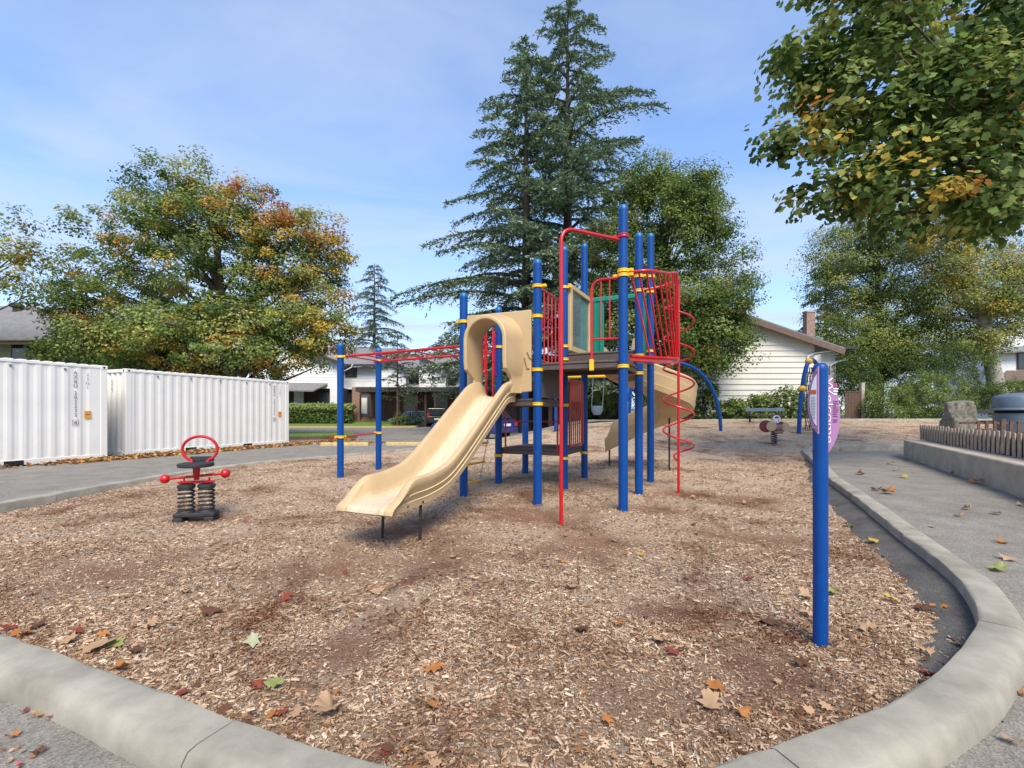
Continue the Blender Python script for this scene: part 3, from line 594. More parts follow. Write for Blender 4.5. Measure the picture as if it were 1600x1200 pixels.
# --- railings
def rail_panel(p0, p1, z0, z1, nb, name='railing', r=.019, rb=.012, loop=True, parent=ps, mt='red'):
    p0 = np.array(p0, float); p1 = np.array(p1, float); d = p1 - p0; l = np.linalg.norm(d); d /= l
    a, b_ = p0 + d * .10, p1 - d * .10; mb = MB()
    mb.tube(fillet([a + ZZ * z0, a + ZZ * z1, b_ + ZZ * z1, b_ + ZZ * z0, a + ZZ * z0], .10, 6), r, 9)
    o = mb.build(name, M[mt], parent)
    for k in range(nb):
        q = a + (b_ - a) * (k + 1) / (nb + 1); MB().tube([q + ZZ * z0, q + ZZ * z1], rb, 7, caps=False).build('bar', M[mt], o)
    return o
rail_panel(g(0, 0), g(0, 1), 2.06, 3.14, 5)
mb = MB(); a, b_ = g(0, .14), g(0, .5); mb.tube(fillet([a + ZZ * 2.52, a + ZZ * 2.74, b_ + ZZ * 2.74, b_ + ZZ * 2.52, a + ZZ * 2.52, a + ZZ * 2.74], .08), .014, 8); mb.build('grab_loop', M['red'], ps)
# half-height loop rail next to the tall corner post
a, b_ = g(.66, 0) - V * .05, g(.95, 0) - V * .02
mb = MB(); mb.tube(fillet([b_ + ZZ * 3.12, a + ZZ * 3.12, a + ZZ * 1.90], .16, 8), .019, 10); mb.tube(fillet([a + ZZ * 2.34, a + ZZ * 2.30, b_ + ZZ * 2.30], .05), .015, 8); o = mb.build('railing', M['red'], ps)
for t_ in (.36, .68): MB().tube([a + (b_ - a) * t_ + ZZ * 2.30, a + (b_ - a) * t_ + ZZ * 3.12], .010, 7, caps=False).build('bar', M['red'], o)
MB().box(a + ZZ * 1.95, (.06, .05, .16), U, bevel=.008).build('bracket', M['yellow'], o)
# railings round the slide deck and the monkey bar landing, seen through the hood
rail_panel(g(-1.02, .34), g(-1.02, .70), 1.96, 2.70, 2); rail_panel(g(-1.02, .80), g(-1.02, 1.06), 1.96, 2.74, 1)
for q in (g(-1.03, .67), g(-1.02, .86)): MB().tube([q + ZZ * 1.5, q + ZZ * 2.78], .019, 9).build('grab_post', M['red'], ps)
mb = MB(); mb.box(g(-1.02, .93, 2.30), (.10, .02, .72), V, bevel=.006); mb.build('play_panel', M['violet'], ps)
# low deck: handrail in front, barred panel with solid top at the right
mb = MB(); p, q = g(-1, 1), g(0, 1); d = (q - p) / S
mb.tube([p + d * .14 + ZZ * .60, p + d * .14 + ZZ * 1.46], .017, 9); mb.tube([q - d * .12 + ZZ * .60, q - d * .12 + ZZ * 1.46], .017, 9); mb.tube([p + d * .14 + ZZ * 1.14, q - d * .12 + ZZ * 1.14], .012, 8); mb.build('handrail', M['red'], ps)
o = rail_panel(g(0, 1) + U * .07 - V * .02, g(0, 1.8) + U * .07, .72, 1.86, 6)
mb = MB(); mb.box(g(0, 1.39, 1.66) + U * .07, (S * .8 - .2, .012, .34), V); mb.build('top_plate', M['red'], o)
# tan framed window panel on the upper deck
a, b_ = g(0, 1) + V * .10 + U * .06, g(0, 2) - V * .02 + U * .09; d = unit(b_ - a); l = np.linalg.norm(b_ - a); c = (a + b_) / 2
mb = MB()
for (p, q) in ((a, 0), (b_, 0)): mb.box(p + ZZ * 2.92, (.11, .10, 1.16), d, bevel=.015)
mb.box(c + ZZ * 3.455, (l - .1, .10, .09), d, bevel=.012); mb.box(c + ZZ * 2.39, (l - .1, .10, .10), d, bevel=.012); o = mb.build('window_panel', M['tan'], ps)
MB().box(c + ZZ * 2.92, (l - .1, .012, .98), d).build('pane', M['clear'], o)
# green hood over the entry of the winding slide
a = g(0, 2) + V * .04; b_ = g(1, 2) + V * .04; mb = MB()
for t0, t1, yo in ((.02, .30, 0), (.80, .98, 0)):
    p, q = a + (b_ - a) * t0, a + (b_ - a) * t1
    mb.box((p + q) / 2 + ZZ * 2.92, (np.linalg.norm(q - p), .06, 1.16), U, bevel=.015)
    for k in range(3): mb.box(p + (q - p) * (k + .5) / 3 + ZZ * 2.92 - V * .035, (.04, .025, 1.0), U, bevel=.008)
mb.box((a + b_) / 2 + ZZ * 3.46, (S * .96, .10, .10), U, bevel=.02)
mb.box(a + U * .05 + ZZ * 2.96 - V * .22, (.05, .46, 1.06), U, bevel=.015); mb.build('slide_hood', M['green'], ps)
# fireman pole
fp = np.array([.62, 5.98, 0]); d0 = g(1, 0, 3.63) - U * .02
mb = MB(); mb.tube(fillet([fp + ZZ * -.3, fp + ZZ * 3.63, d0], .20, 9), .0235, 12); mb.build('fire_pole', M['red'], ps)

# --- overhead ladder
e0 = J + U * 3.05 + ZZ * 2.44; e1 = K + U * 2.95 + ZZ * 2.46
r0 = J + U * .03 + ZZ * 2.385; r1 = K - U * .12 + ZZ * 2.42
mb = MB(); mb.tube(fillet([r0, e0, e0 + U * .12 + ZZ * .10], .08), .024, 10); mb.tube([r1, e1], .024, 10); mb.tube([e0, (e0 + e1) / 2 + U * .04, e1], .022, 10)
lad = mb.build('overhead_ladder', M['red'], ps)
for k in range(8):
    t_ = .05 + .88 * k / 7; MB().tube([r0 + (e0 - r0) * t_, r1 + (e1 - r1) * t_], .0145, 8, caps=False).build('rung', M['red'], lad)
MB().tube([J + ZZ * .82 - V * .22 - U * .05, J + ZZ * .82, K + ZZ * .85], .016, 8).build('step_bar', M['red'], ps)

# --- chain ladder at the left side
top0, top1 = g(-1, .36, 1.44), g(-1, .86, 1.44); off = -U * .26 - V * .10
net = thing('chain', (0, 0, 0)); COL.objects.unlink(net); bpy.data.objects.remove(net)
mb = MB()
def chain(mb, p, q, link=.055, r=.0045):
    p = np.array(p, float); q = np.array(q, float); l = np.linalg.norm(q - p); d = (q - p) / l; n = max(2, int(l / link)); ref = np.array([0, 1., 0]) if abs(d[1]) < .9 else np.array([1., 0, 0]); a1 = unit(np.cross(d, ref)); a2 = np.cross(d, a1)
    for k in range(n):
        c = p + d * (k + .5) * l / n; sd_ = a1 if k % 2 else a2; h = l / n * .62; w_ = .013
        mb.tube([c + d * h * math.cos(t) + sd_ * w_ * math.sin(t) for t in np.linspace(0, 2 * math.pi, 9)[:-1]], r, 4, closed=True)
cl_ = MB().tube([top0, top1], .016, 8).build('chain_ladder', M['yellow'], ps)
for (p) in (top0, top1): mb = MB(); chain(mb, p, p + off - ZZ * 1.46); tag(mb.build('chain', M['steel'], cl_), kind='stuff')
for k, zz in enumerate((1.10, .76, .42, .09)):
    t_ = (1.44 - zz) / 1.46; p, q = top0 + off * t_, top1 + off * t_; p = np.array([p[0], p[1], zz]); q = np.array([q[0], q[1], zz]); MB().tube([p - V * .04, q + V * .04], .019, 8).build('rung', M['yellow'], cl_)

# --- spiral climber with basket
sp = np.array([2.775, 7.9, 0]); mb = MB()
mb.tube(fillet([sp + ZZ * -.3, sp + ZZ * 3.50, np.array([2.62, 7.66, 3.52])], .12, 8), .022, 12); pole = mb.build('climber_pole', M['red'], ps)
ts = np.linspace(0, 5.15, 150); hr = .245; fade = np.clip(np.minimum(ts, 5.15 - ts) / .25, 0, 1) * .9 + .1
hel = [sp + np.array([hr * f_ * math.cos(-2 * math.pi * t_ + 2.6), hr * f_ * math.sin(-2 * math.pi * t_ + 2.6), .50 + .515 * t_]) for t_, f_ in zip(ts, fade)]
MB().tube(hel, .016, 8).build('helix_rung', M['red'], pole)
tD = g(1, 0, 3.19) + U * .07; tE = g(1, 1, 3.24) + U * .06; tp = np.array([2.70, 7.78, 3.54])
outer = smooth_path([tD - ZZ * .01, tD + U * .26 + V * .06 + ZZ * .0, np.array([2.22, 6.82, 3.30]), np.array([2.52, 7.26, 3.43]), tp], 8)
inner = smooth_path([tE, np.array([2.32, 7.52, 3.28]), np.array([2.56, 7.62, 3.38]), tp], 8)
mb = MB(); mb.tube(outer, .022, 9); mb.tube(inner, .020, 9); bas = mb.build('climber_basket', M['red'], ps)
bD = g(1, 0, 2.06) + U * .09 + V * .06; low = smooth_path([bD, np.array([1.95, 6.68, 2.07]), np.array([2.36, 7.05, 2.10]), np.array([2.62, 7.48, 2.14]), sp + ZZ * 2.17], 8); lowi = smooth_path([bD, g(1, .3, 2.06) + U * .10, g(1, .62, 2.08) + U * .12, np.array([2.42, 7.62, 2.14]), sp + ZZ * 2.17], 8)
vs = []; n = len(low)
for z in (0, -.06):
    for c_ in (low, lowi): vs += [p + ZZ * z for p in c_]
fs = [f_ for i in range(n - 1) for f_ in ((i, i + 1, n + i + 1, n + i), (2 * n + i + 1, 2 * n + i, 3 * n + i, 3 * n + i + 1), (i + 1, i, 2 * n + i, 2 * n + i + 1), (n + i, n + i + 1, 3 * n + i + 1, 3 * n + i))]
MB().add(vs, fs).build('step_plate', M['red'], bas); MB().tube(low, .022, 8).build('plate_rim', M['red'], bas)
for k in range(12):
    t_ = .06 + .90 * k / 11; i = int(t_ * (len(outer) - 1)); j_ = int((.26 + .72 * k / 11) * (n - 1)); MB().tube([outer[i], low[j_]], .0135, 7, caps=False).build('bar', M['red'], bas)

# --- winding slide behind
wp = smooth_path([(1.98, 9.02, 2.30), (2.26, 9.38, 2.02), (2.74, 9.36, 1.78), (3.22, 9.52, 1.55), (3.46, 10.00, 1.34), (3.28, 10.52, 1.10), (2.84, 10.80, .86), (2.44, 11.0, .62), (2.22, 11.08, .50)], 6)
cs2 = [(-.33, -.10), (-.36, .0), (-.345, .01), (-.385, .16), (-.372, .17), (-.40, .33), (-.385, .36), (-.345, .36), (-.325, .33), (-.29, .10), (-.20, .01), (0, -.02)]
cs2 = cs2 + [(-x, z * (.80 if z > .2 else 1)) for x, z in cs2[-2::-1]]
vs = []; q = len(cs2); m_ = len(wp)
for k in range(m_):
    tg = wp[min(k + 1, m_ - 1)] - wp[max(k - 1, 0)]; tg[2] = 0; tg = unit(tg); rt = np.array([tg[1], -tg[0], 0]); t_ = k / (m_ - 1); wf = 1.32 - .75 * sm((t_ - .88) / .12)
    bank = .16 * math.sin(math.pi * min(1, t_ * 1.15))
    for (x, z) in cs2:
        zz = z * wf if z > .03 else z
        vs.append(wp[k] + rt * x + ZZ * (zz + bank * x * .9))     # outer (right) wall banked up
fs = [(i * q + k, i * q + (k + 1) % q, (i + 1) * q + (k + 1) % q, (i + 1) * q + k) for i in range(m_ - 1) for k in range(q)]
mb = MB().add(vs, fs, True); mb.add(vs[:q], [tuple(range(q))]); mb.add(vs[-q:], [tuple(range(q - 1, -1, -1))]); ws = mb.build('winding_slide', M['tan'], ps); ws['label'] = 'curved tan plastic slide at the back'
for p, zt in (((2.26, 11.0), .45), ((2.88, 10.62), .78), ((3.35, 10.1), 1.2)):
    MB().tube([(p[0], p[1], float(gz(*p)) - .2), (p[0], p[1], zt)], .02, 8).build('leg', M['dkmetal'], ws)

# ------------------------------------------------------------------ spring riders
sr = thing('spring_rider', (X_(307, 6.0), 6.0, float(gz(-4, 6))), 'red spring rider with ring handle, black seat and twin coils, left of the slide', 'spring rider')
c = np.array([X_(307, 6.0), 6.0, 0.0]); c[2] = float(gz(c[0], c[1])) 
ax = unit(np.array([.97, .24, 0])); ay = np.array([-ax[1], ax[0], 0]); k_ = 6.0 / F
def sr_(px, py, dep=0): return c + ax * ((px - 307) * k_) + ay * dep + ZZ * ((804 - py) * k_)
mb = MB(); mb.box(sr_(307, 797), (.46, .20, .05), ax, bevel=.01)
for px in (285, 328): mb.box(sr_(px, 804) - ZZ * .03, (.11, .22, .12), ax, bevel=.01)
mb.build('base', M['black'], sr)
for px in (293, 321):
    pts = [sr_(px, 793) + ax * .085 * math.cos(t) + ay * .085 * math.sin(t) + ZZ * (.30 * t / (2 * math.pi * 6)) for t in np.linspace(0, 2 * math.pi * 6, 130)]
    MB().tube(pts, .0125, 7).build('spring', M['black'], sr)
    MB().lathe(sr_(px, 754), [(.09, -.02), (.1, -.01), (.1, .02), (.085, .03)], 18).build('spring_cap', M['black'], sr); MB().lathe(sr_(px, 794), [(.10, -.02), (.10, .015), (.09, .03)], 18).build('spring_cap', M['black'], sr)
mb = MB(); mb.box(sr_(307, 747), (.40, .09, .03), ax, bevel=.01); mb.tube([sr_(290, 747), sr_(290, 740)], .012); mb.tube([sr_(325, 747), sr_(325, 740)], .012); mb.build('yoke', M['red'], sr)
mb = MB(); mb.lathe(sr_(307, 744), [(.028, 0), (.034, .04), (.044, .16), (.046, .19)], 14); mb.build('seat_post', M['red'], sr)
mb = MB(); mb.tube([sr_(268, 741), sr_(348, 735)], .017, 10); fb = mb.build('foot_bar', M['red'], sr)
for (px, py) in ((264, 741), (347.5, 735)): MB().sphere(sr_(px, py), .058).build('knob', M['red'], fb)
mb = MB(); mb.lathe(sr_(308, 720, -.04), [(.175, -.025), (.195, -.02), (.2, 0), (.195, .022), (.17, .028), (.05, .02)], 26); mb.build('seat', M['black'], sr)
mb = MB(); pts = [sr_(307.5, 697, .10) + ax * .20 * math.sin(t) + ZZ * (.165 * math.cos(t)) for t in np.linspace(-2.62, 2.62, 40)]
mb.tube([sr_(298, 720, .06)] + pts + [sr_(317, 720, .06)], .018, 9); mb.build('ring_handle', M['red'], sr)
mb = MB(); mb.box(sr_(308, 713, .16), (.28, .03, .07), ax, bevel=.01); mb.build('seat_back', M['black'], sr)

Yr = 14.6; xr = X_(1210, Yr); zr = float(gz(xr, Yr)); kk = Yr / F; sr2 = thing('spring_rider', (xr, Yr, zr), 'small brown and red motorbike-like spring rider on a single coil, before the bench', 'spring rider')
def s2_(px, py, d=0): return np.array([xr + (px - 1210) * kk, Yr + d, zr + (692 - py) * kk])
MB().tube([s2_(1209.5, 692) + np.array([.085 * math.cos(t), .085 * math.sin(t), .34 * t / (2 * math.pi * 5)]) for t in np.linspace(0, 2 * math.pi * 5, 90)], .016, 6).build('spring', M['black'], sr2)
mb = MB(); mb.box(s2_(1210, 666), (.42, .26, .20), bevel=.05); mb.box(s2_(1214, 673), (.30, .22, .10), bevel=.03); mb.build('body', M['brick'], sr2)
for (px, py, r_, d) in ((1199, 664, .19, .06), (1222, 665, .17, .10)): MB().lathe(s2_(px, py, d) - np.array([.06, .1, 0]), [(r_ * .6, 0), (r_ * .95, .01), (r_, .04), (r_, .10), (r_ * .8, .13)], 20, np.array([.45, .9, 0])).build('wheel', M['ridered'], sr2); MB().lathe(s2_(px + 2.5, py, d - .2), [(r_ * .75, 0), (r_ * .72, .03)], 18, np.array([.3, .95, 0])).build('hub_disc', M['tan'], sr2)
MB().tube([s2_(1214, 653, .02) + np.array([.105 * math.cos(t), 0, .105 * math.sin(t)]) for t in np.linspace(0, 2 * math.pi, 20)[:-1]], .022, 7, closed=True).build('handle_ring', M['print_w'], sr2); MB().box(s2_(1214, 653, .02), (.16, .03, .05)).build('handle_spoke', M['print_w'], sr2)

# ------------------------------------------------------------------ welcome post with leaf-shaped sign
wY = 2.72; wx = X_(1282, wY); wz = float(gz(wx, wY)); wp_ = np.array([wx, wY, 0])
sg = thing('welcome_sign', (wx, wY, wz), 'blue post with purple leaf-shaped Welcome sign, standing in the right foreground', 'sign'); ztop = Z_(567, wY)
post(wp_, ztop, .0385, sg, capm='blue')
def lens(h, w_, n=22): return [(w_ * (1 - (2 * t - 1) ** 2) ** .75 * (1 - .12 * (2 * t - 1)), h * t) for t in np.linspace(0, 1, n)]
# right wing: its plane faces the viewer, just behind the post
o0 = P(1283.5, 717, wY + .046); rd = unit(np.array([1, .10, 0])); hh = (717 - 571) / F * (wY + .04)
poly = [o0 + rd * x + ZZ * z for x, z in lens(hh, .118)]
rw_ = MB().prism(poly, np.array([-.1, 1, 0]) * .012).build('sign_panel', M['purple'], sg); rw_['label'] = 'right purple wing reading Welcome'
def text(body, size, origin, xdir, ydir, m, parent, name='lettering', bold=0, align='LEFT', extr=.0008):
    cu = bpy.data.curves.new(name, 'FONT'); cu.body = body; cu.size = size; cu.align_x = align; cu.extrude = extr; cu.offset = bold
    ob = bpy.data.objects.new(name, cu); COL.objects.link(ob); dg = bpy.context.evaluated_depsgraph_get(); me = bpy.data.meshes.new_from_object(ob.evaluated_get(dg)); COL.objects.unlink(ob); bpy.data.objects.remove(ob)
    co = np.zeros(len(me.vertices) * 3); me.vertices.foreach_get('co', co); co = co.reshape(-1, 3); xd, yd = np.array(xdir, float), np.array(ydir, float); zd = np.cross(xd, yd)
    co = np.array(origin) + co[:, :1] * xd + co[:, 1:2] * yd + co[:, 2:3] * zd - base_of(parent); me.vertices.foreach_set('co', co.astype(np.float32).ravel()); me.materials.clear(); me.materials.append(m); me.update()
    o = bpy.data.objects.new(name, me); COL.objects.link(o); o.parent = parent; return o
nf = -unit(np.array([-.1, 1, 0])) * .002; kf = (wY + .04) / F
text('Welcome', .062, o0 + rd * .029 + ZZ * ((717 - 589) * kf) + nf, -ZZ * 1.57, rd, M['print_w'], rw_, bold=-.0009)
mb = MB(); 
for (py, l) in ((607, 8), (611, 7), (615.5, 6)): mb.box(o0 + rd * ((1303.5 + l / 2 - 1283.5) * kf) + ZZ * ((717 - py) * kf) + nf, (l * kf, .0015, .008), rd)
mb.build('print_lines', M['print_w'], rw_)
mb = MB()
for k, (py, l) in enumerate(((627, 10), (630.3, 11), (633.6, 6), (637, 9), (640.3, 10.5), (643.6, 10), (647, 7), (650.3, 7.5), (656, 10), (659, 6.5))):
    x = 1302.5; i = 0
    while x < 1302.5 + l * .8:
        wl = rng.uniform(1.0, 2.6); mb.box(o0 + rd * ((x + wl / 2 - 1283.5) * kf) + ZZ * ((717 - py) * kf) + nf, (wl * kf, .0015, .0052), rd); x += wl + .5
mb.build('print_lines', M['print_p'], rw_)
mb = MB()
for (dx_, dz_, r_) in ((0, 0, .007), (.008, .004, .006), (-.006, .006, .006), (.003, -.012, .004)): mb.lathe(o0 + rd * ((1305.5 - 1283.5) * kf + dx_) + ZZ * ((717 - 602) * kf + dz_) + nf, [(r_, 0), (r_, .001)], 10, nf)
mb.build('print_emblem', M['print_m'], rw_)
# left wing: smaller, turned away, fixed to the near-left side of the post
o1 = P(1278, 678, wY - .050); ld = unit(np.array([-.35, .94, 0])); h1 = (678 - 572) / F * (wY - .05)
poly = [o1 + ld * x + ZZ * z for x, z in lens(h1, .062)]; nl = unit(np.array([.94, .35, 0]))
lw_ = MB().prism(poly, nl * .010).build('sign_panel', M['purple'], sg); lw_['label'] = 'left purple wing with white notice'
poly = [o1 + ld * (x * .72 + .007) + ZZ * (h1 * .12 + z * .76) - nl * .002 for x, z in lens(h1, .056)]; MB().prism(poly, nl * .001).build('notice', M['print_w'], lw_)
mb = MB(); mb.box(o1 + ld * .027 + ZZ * (h1 * .62) - nl * .0035, (.037, .001, .024), ld); mb.build('notice_band', M['print_o'], lw_)
mb = MB()
for k in range(15): mb.box(o1 + ld * .026 + ZZ * (h1 * (.22 + .023 * k)) - nl * .0035, (.031 - .0008 * abs(k - 9), .001, .002), ld)
mb.build('notice_lines', M['bin'], lw_)
for z in (.08, .93): MB().lathe(o1 + ld * .007 + ZZ * h1 * z - nl * .004, [(.007, 0), (.007, .004), (.004, .006)], 10, -nl).build('bolt', M['steel'], lw_)

# ------------------------------------------------------------------ swing and net arch at the back
def zg(x, y): return float(gz(x, y))
swY = 17.5
sw = thing('swing_set', (X_(1050, swY), swY, zg(6, swY)), 'blue arched swing frame with yellow beam and bucket seat behind the structure', 'swing set')
ar = smooth_path([P(986, 690, swY) - ZZ * .2, P(984, 640, swY), P(988, 602, swY), P(1008, 576, swY), P(1046, 566, swY), P(1084, 575, swY), P(1110, 602, swY), P(1123, 640, swY), P(1127, 676, swY) - ZZ * .15], 6)
MB().tube(ar, .062, 12).build('arch', M['blue'], sw)
MB().tube(smooth_path([P(981, 690, 17.0) - ZZ * .2, P(978, 640, 17.1), P(985, 590, 17.4)], 6), .055, 10).build('brace', M['blue'], sw)
bm0, bm1 = P(990, 587, swY), P(868, 589, 19.2); MB().tube([bm0, bm1], .058, 12).build('beam', M['yellow'], sw); MB().tube([bm1, np.array([bm1[0], bm1[1], zg(bm1[0], bm1[1]) - .2])], .06, 12).build('leg', M['blue'], sw)
MB().lathe(P(985, 588, swY) - U * .08, [(.09, 0), (.1, .03), (.1, .13), (.09, .16)], 14, U).build('joint', M['yellow'], sw)
bs = P(933, 641, 18.2); mb = MB(); n = 16; vs = []; fs = []
for i, (r_, h, sg_) in enumerate(((.13, -.18, 1), (.22, -.02, 1), (.235, .17, 1), (.20, .17, 1), (.18, 0, 1), (.1, -.13, 1))):
    for k in range(n): q_ = 2 * math.pi * k / n; vs.append(bs + np.array([r_ * math.cos(q_), r_ * .7 * math.sin(q_), h]))
fs = [(i * n + k, i * n + (k + 1) % n, (i + 1) * n + (k + 1) % n, (i + 1) * n + k) for i in range(5) for k in range(n)]
MB().add(vs, fs, True).build('bucket_seat', M['bin'], sw)
for sx in (-1, 1): MB().tube([bs + np.array([.21 * sx, 0, .16]), np.array([bs[0] + .21 * sx + .06, bs[1], P(933, 588, 18.2)[2]])], .014, 5).build('chain', M['steel'], sw)

na = thing('net_climber', (X_(1250, 16.8), 16.8, zg(10, 16.8)), 'blue arch climber with yellow joints and hanging chain net, left of the Welcome sign', 'climber')
apts = smooth_path([P(1248, 672, 16.8) - ZZ * .2, P(1250, 640, 16.8), P(1253, 610, 16.85), P(1257, 585, 16.9), P(1263, 566, 17), P(1272, 564, 17.2), P(1284, 585, 17.6), P(1292, 625, 18), P(1294, 672, 18.2) - ZZ * .3], 6)
MB().tube(apts, .07, 12).build('arch', M['blue'], na)
for q_ in (P(1253.5, 607, 16.85), P(1264, 564.5, 17.02)): MB().sphere(q_, .13, 12, (1, 1, .85)).build('joint', M['yellow'], na)
mb = MB()
nx_, nz_ = 8, 14
def npt(i, j): 
    t_ = j / nz_; a_ = apts[min(len(apts) - 1, int((.94 - .55 * t_) * 26))]; py = 575 + (672 - 575) * t_; px = 1262 + 5 * math.sin(t_ * 3.1) * -1 + i / nx_ * (9 + 10 * t_) - 2 * t_; return P(px, py, 17.0 + .12 * i) + np.array([0, .04 * math.sin(i * 2 + j), 0])
for i in range(nx_ + 1): mb.tube([npt(i, j) for j in range(nz_ + 1)], .012, 5)
for j in range(nz_ + 1): mb.tube([npt(i, j) for i in range(nx_ + 1)], .012, 5)
mb.tube([npt(0, nz_), P(1253, 670, 16.8), P(1266, 668, 16.9), P(1274, 660, 17)], .014, 5); mb.build('chain_net', M['black'], na)

# ------------------------------------------------------------------ shipping containers
CA = unit(np.array([.349, .937, 0])); CB = np.array([-CA[1], CA[0], 0]); CL, CW, CH = 6.06, 2.44, 2.59
def container(p0, label):
    p0 = np.array(p0, float); t = thing('shipping_container', tuple(p0), label, 'container', 'white storage containers along the lot')
    def q(a, b_, z): return p0 + CA * a + CB * b_ + ZZ * z
    def corr(o, d, inw, l, z0, z1, pitch, dep):
        prof_ = []; x = .0
        while x < l - pitch: prof_ += [(x, 0), (x + pitch * .26, 0), (x + pitch * .5, dep), (x + pitch * .76, dep)]; x += pitch
        prof_ += [(x, 0), (l, 0)]; vs = []
        for (a, b_) in prof_: vs += [o + d * a + inw * b_ + ZZ * z0, o + d * a + inw * b_ + ZZ * z1]
        return MB().add(vs, [(2 * i, 2 * i + 2, 2 * i + 3, 2 * i + 1) for i in range(len(prof_) - 1)])
    for (o_, d_, w_, l_) in ((q(.16, .012, 0), CA, CB, CL - .32), (q(.16, CW - .012, 0), CA, -CB, CL - .32)): corr(o_, d_, w_, l_, .15, CH - .09, .274, .014).build('side_panel', M['white'], t)
    for (o_, d_, w_, l_) in ((q(.02, .16, 0), CB, CA, CW - .32), (q(CL - .02, .16, 0), CB, -CA, CW - .32)): corr(o_, d_, w_, l_, .15, CH - .09, .24, .045).build('end_panel', M['white'], t)
    mb = MB(); mb.box(q(CL / 2, CW / 2, CH - .03), (CL - .1, CW - .06, .03), CA)
    for k in range(23): mb.box(q(.25 + k * .2527, CW / 2, CH - .008), (.13, CW - .05, .022), CA, bevel=.008)
    mb.build('roof', M['white'], t)
    for b_ in (.03, CW - .03):
        MB().box(q(CL / 2, b_, CH - .055), (CL - .34, .06, .07), CA, bevel=.008).build('top_rail', M['white'], t)
        MB().box(q(CL / 2, b_, .095), (CL - .34, .05, .13), CA, bevel=.006).build('bottom_rail', M['white'], t)
    for a in (.03, CL - .03): MB().box(q(a, CW / 2, .09), (.06, CW - .34, .13), CA, bevel=.006).build('sill', M['white'], t); MB().box(q(a, CW / 2, CH - .06), (.06, CW - .34, .10), CA, bevel=.006).build('header', M['white'], t)
    for a in (.085, CL - .085):
        for b_ in (.085, CW - .085):
            pst = MB().box(q(a, b_, CH / 2), (.165, .165, CH - .24), CA, bevel=.01).build('corner_post', M['white'], t)
            for z in (.06, CH - .06):
                mb2 = MB(); cst = MB().box(q(a, b_, z), (.178, .178, .118), CA, bevel=.012).build('corner_casting', M['white'], t)
                mb2.lathe(q(a, -.0045 if b_ < 1 else CW + .0045, z), [(.03, -.001), (.03, .001)], 10, CB); mb2.lathe(q(-.0045 if a < 1 else CL + .0045, b_, z), [(.03, -.001), (.03, .001)], 10, CA)
                mb2.build('casting_hole', M['hole_shade'], cst)
    for a in (1.95, CL - 1.95): MB().box(q(a, .004, .085), (.36, .008, .115), CA).build('fork_pocket', M['hole_shade'], t)
    MB().box(q(.03, CW * .28, .075), (.008, .22, .10), CA).build('fork_pocket', M['hole_shade'], t)
    for a in np.arange(.9, CL - .3, 1.05): mb = MB(); mb.box(q(a, -.004, CH - .17), (.05, .02, .04), CA); mb.build('vent', M['bin'], t)
    # stencilled codes, one character below the other, and the orange plate
    a0, zt = CL - .74, 2.30
    for i, ch in enumerate('AXBU'): text(ch, .125, q(a0, -.006, zt - .115 * i), CA, ZZ, M['ink'], t, 'stencil_letter', align='CENTER', bold=.002)
    for i, ch in enumerate('202232'): text(ch, .125, q(a0, -.006, zt - .115 * (i + 4.6)), CA, ZZ, M['ink'], t, 'stencil_digit', align='CENTER', bold=.002)
    text('8', .125, q(a0, -.006, zt - .115 * 11.4), CA, ZZ, M['ink'], t, 'stencil_digit', align='CENTER', bold=.002)
    mb = MB(); c_ = q(a0, -.005, zt - .115 * 11.4 + .045)
    for s_ in (-1, 1): mb.box(c_ + CA * .062 * s_, (.009, .003, .15), CA); mb.box(c_ + ZZ * .071 * s_, (.115, .003, .009), CA)
    mb.build('check_frame', M['ink'], t)
    for i, ch in enumerate('22G1'): text(ch, .105, q(a0 + .27, -.006, zt - .02 - .115 * i), CA, ZZ, M['ink'], t, 'stencil_letter', align='CENTER')
    MB().box(q(a0 + .27, -.006, zt - 1.06), (.15, .006, .20), CA).build('plate', M['orange'], t)
    MB().box(q(a0 + .27, -.010, zt - 1.05), (.09, .003, .04), CA).build('plate_print', M['ink'], t)
    for i in range(3): text('AXB'[i], .12, q(-.006, .62, 2.2 - .12 * i), -CB, ZZ, M['ink'], t, 'stencil_letter', align='CENTER')
    return t
e1_ = np.array([-11.2, 13.14, 0.0]); container(e1_ - CA * CL, 'white corrugated shipping container cut off by the left edge of the photo')
container((-11.32, 13.9, 0.0), 'white corrugated shipping container behind the red spring rider')

# ------------------------------------------------------------------ concrete planter wall and picket fence, right
w0, w1 = np.array([10.4, 12.6, 0]), np.array([5.9, 4.5, 0]); wd_ = unit(w1 - w0); wn = np.array([-wd_[1], wd_[0], 0]); wn = wn if wn[0] > 0 else -wn
wl = thing('planter_wall', tuple(w0 + ZZ * .1), 'low grey concrete planter wall beside the asphalt path', 'wall')
Lw = np.linalg.norm(w1 - w0); mb = MB(); mb.box(w0 + wd_ * Lw / 2 + wn * .29 + ZZ * .26, (Lw, .58, .62), wd_, bevel=.018); mb.build('wall_body', M['wallconc'], wl)
pf = thing('picket_fence', tuple(w0 + wn * .42 + ZZ * .57), 'short weathered picket fence standing on the concrete planter wall', 'fence')
f0 = w0 + wn * .43 + wd_ * -.35; pme = None
for k in range(40):
    p = f0 + wd_ * (.21 * k) + ZZ * (.57 + .40 / 2)
    if k == 0:
        mb = MB(); mb.box((0, 0, 0), (.112, .022, .40), wd_, bevel=.006); po = mb.build('picket', M['picket'], pf, local=True); pme = po.data
    else: po = bpy.data.objects.new('picket', pme); COL.objects.link(po); po.parent = pf
    po.location = Vector(p - ROOT[pf]) + Vector((0, 0, rng.normal() * .008)); po.rotation_euler = (rng.normal() * .015, rng.normal() * .02, rng.normal() * .03)
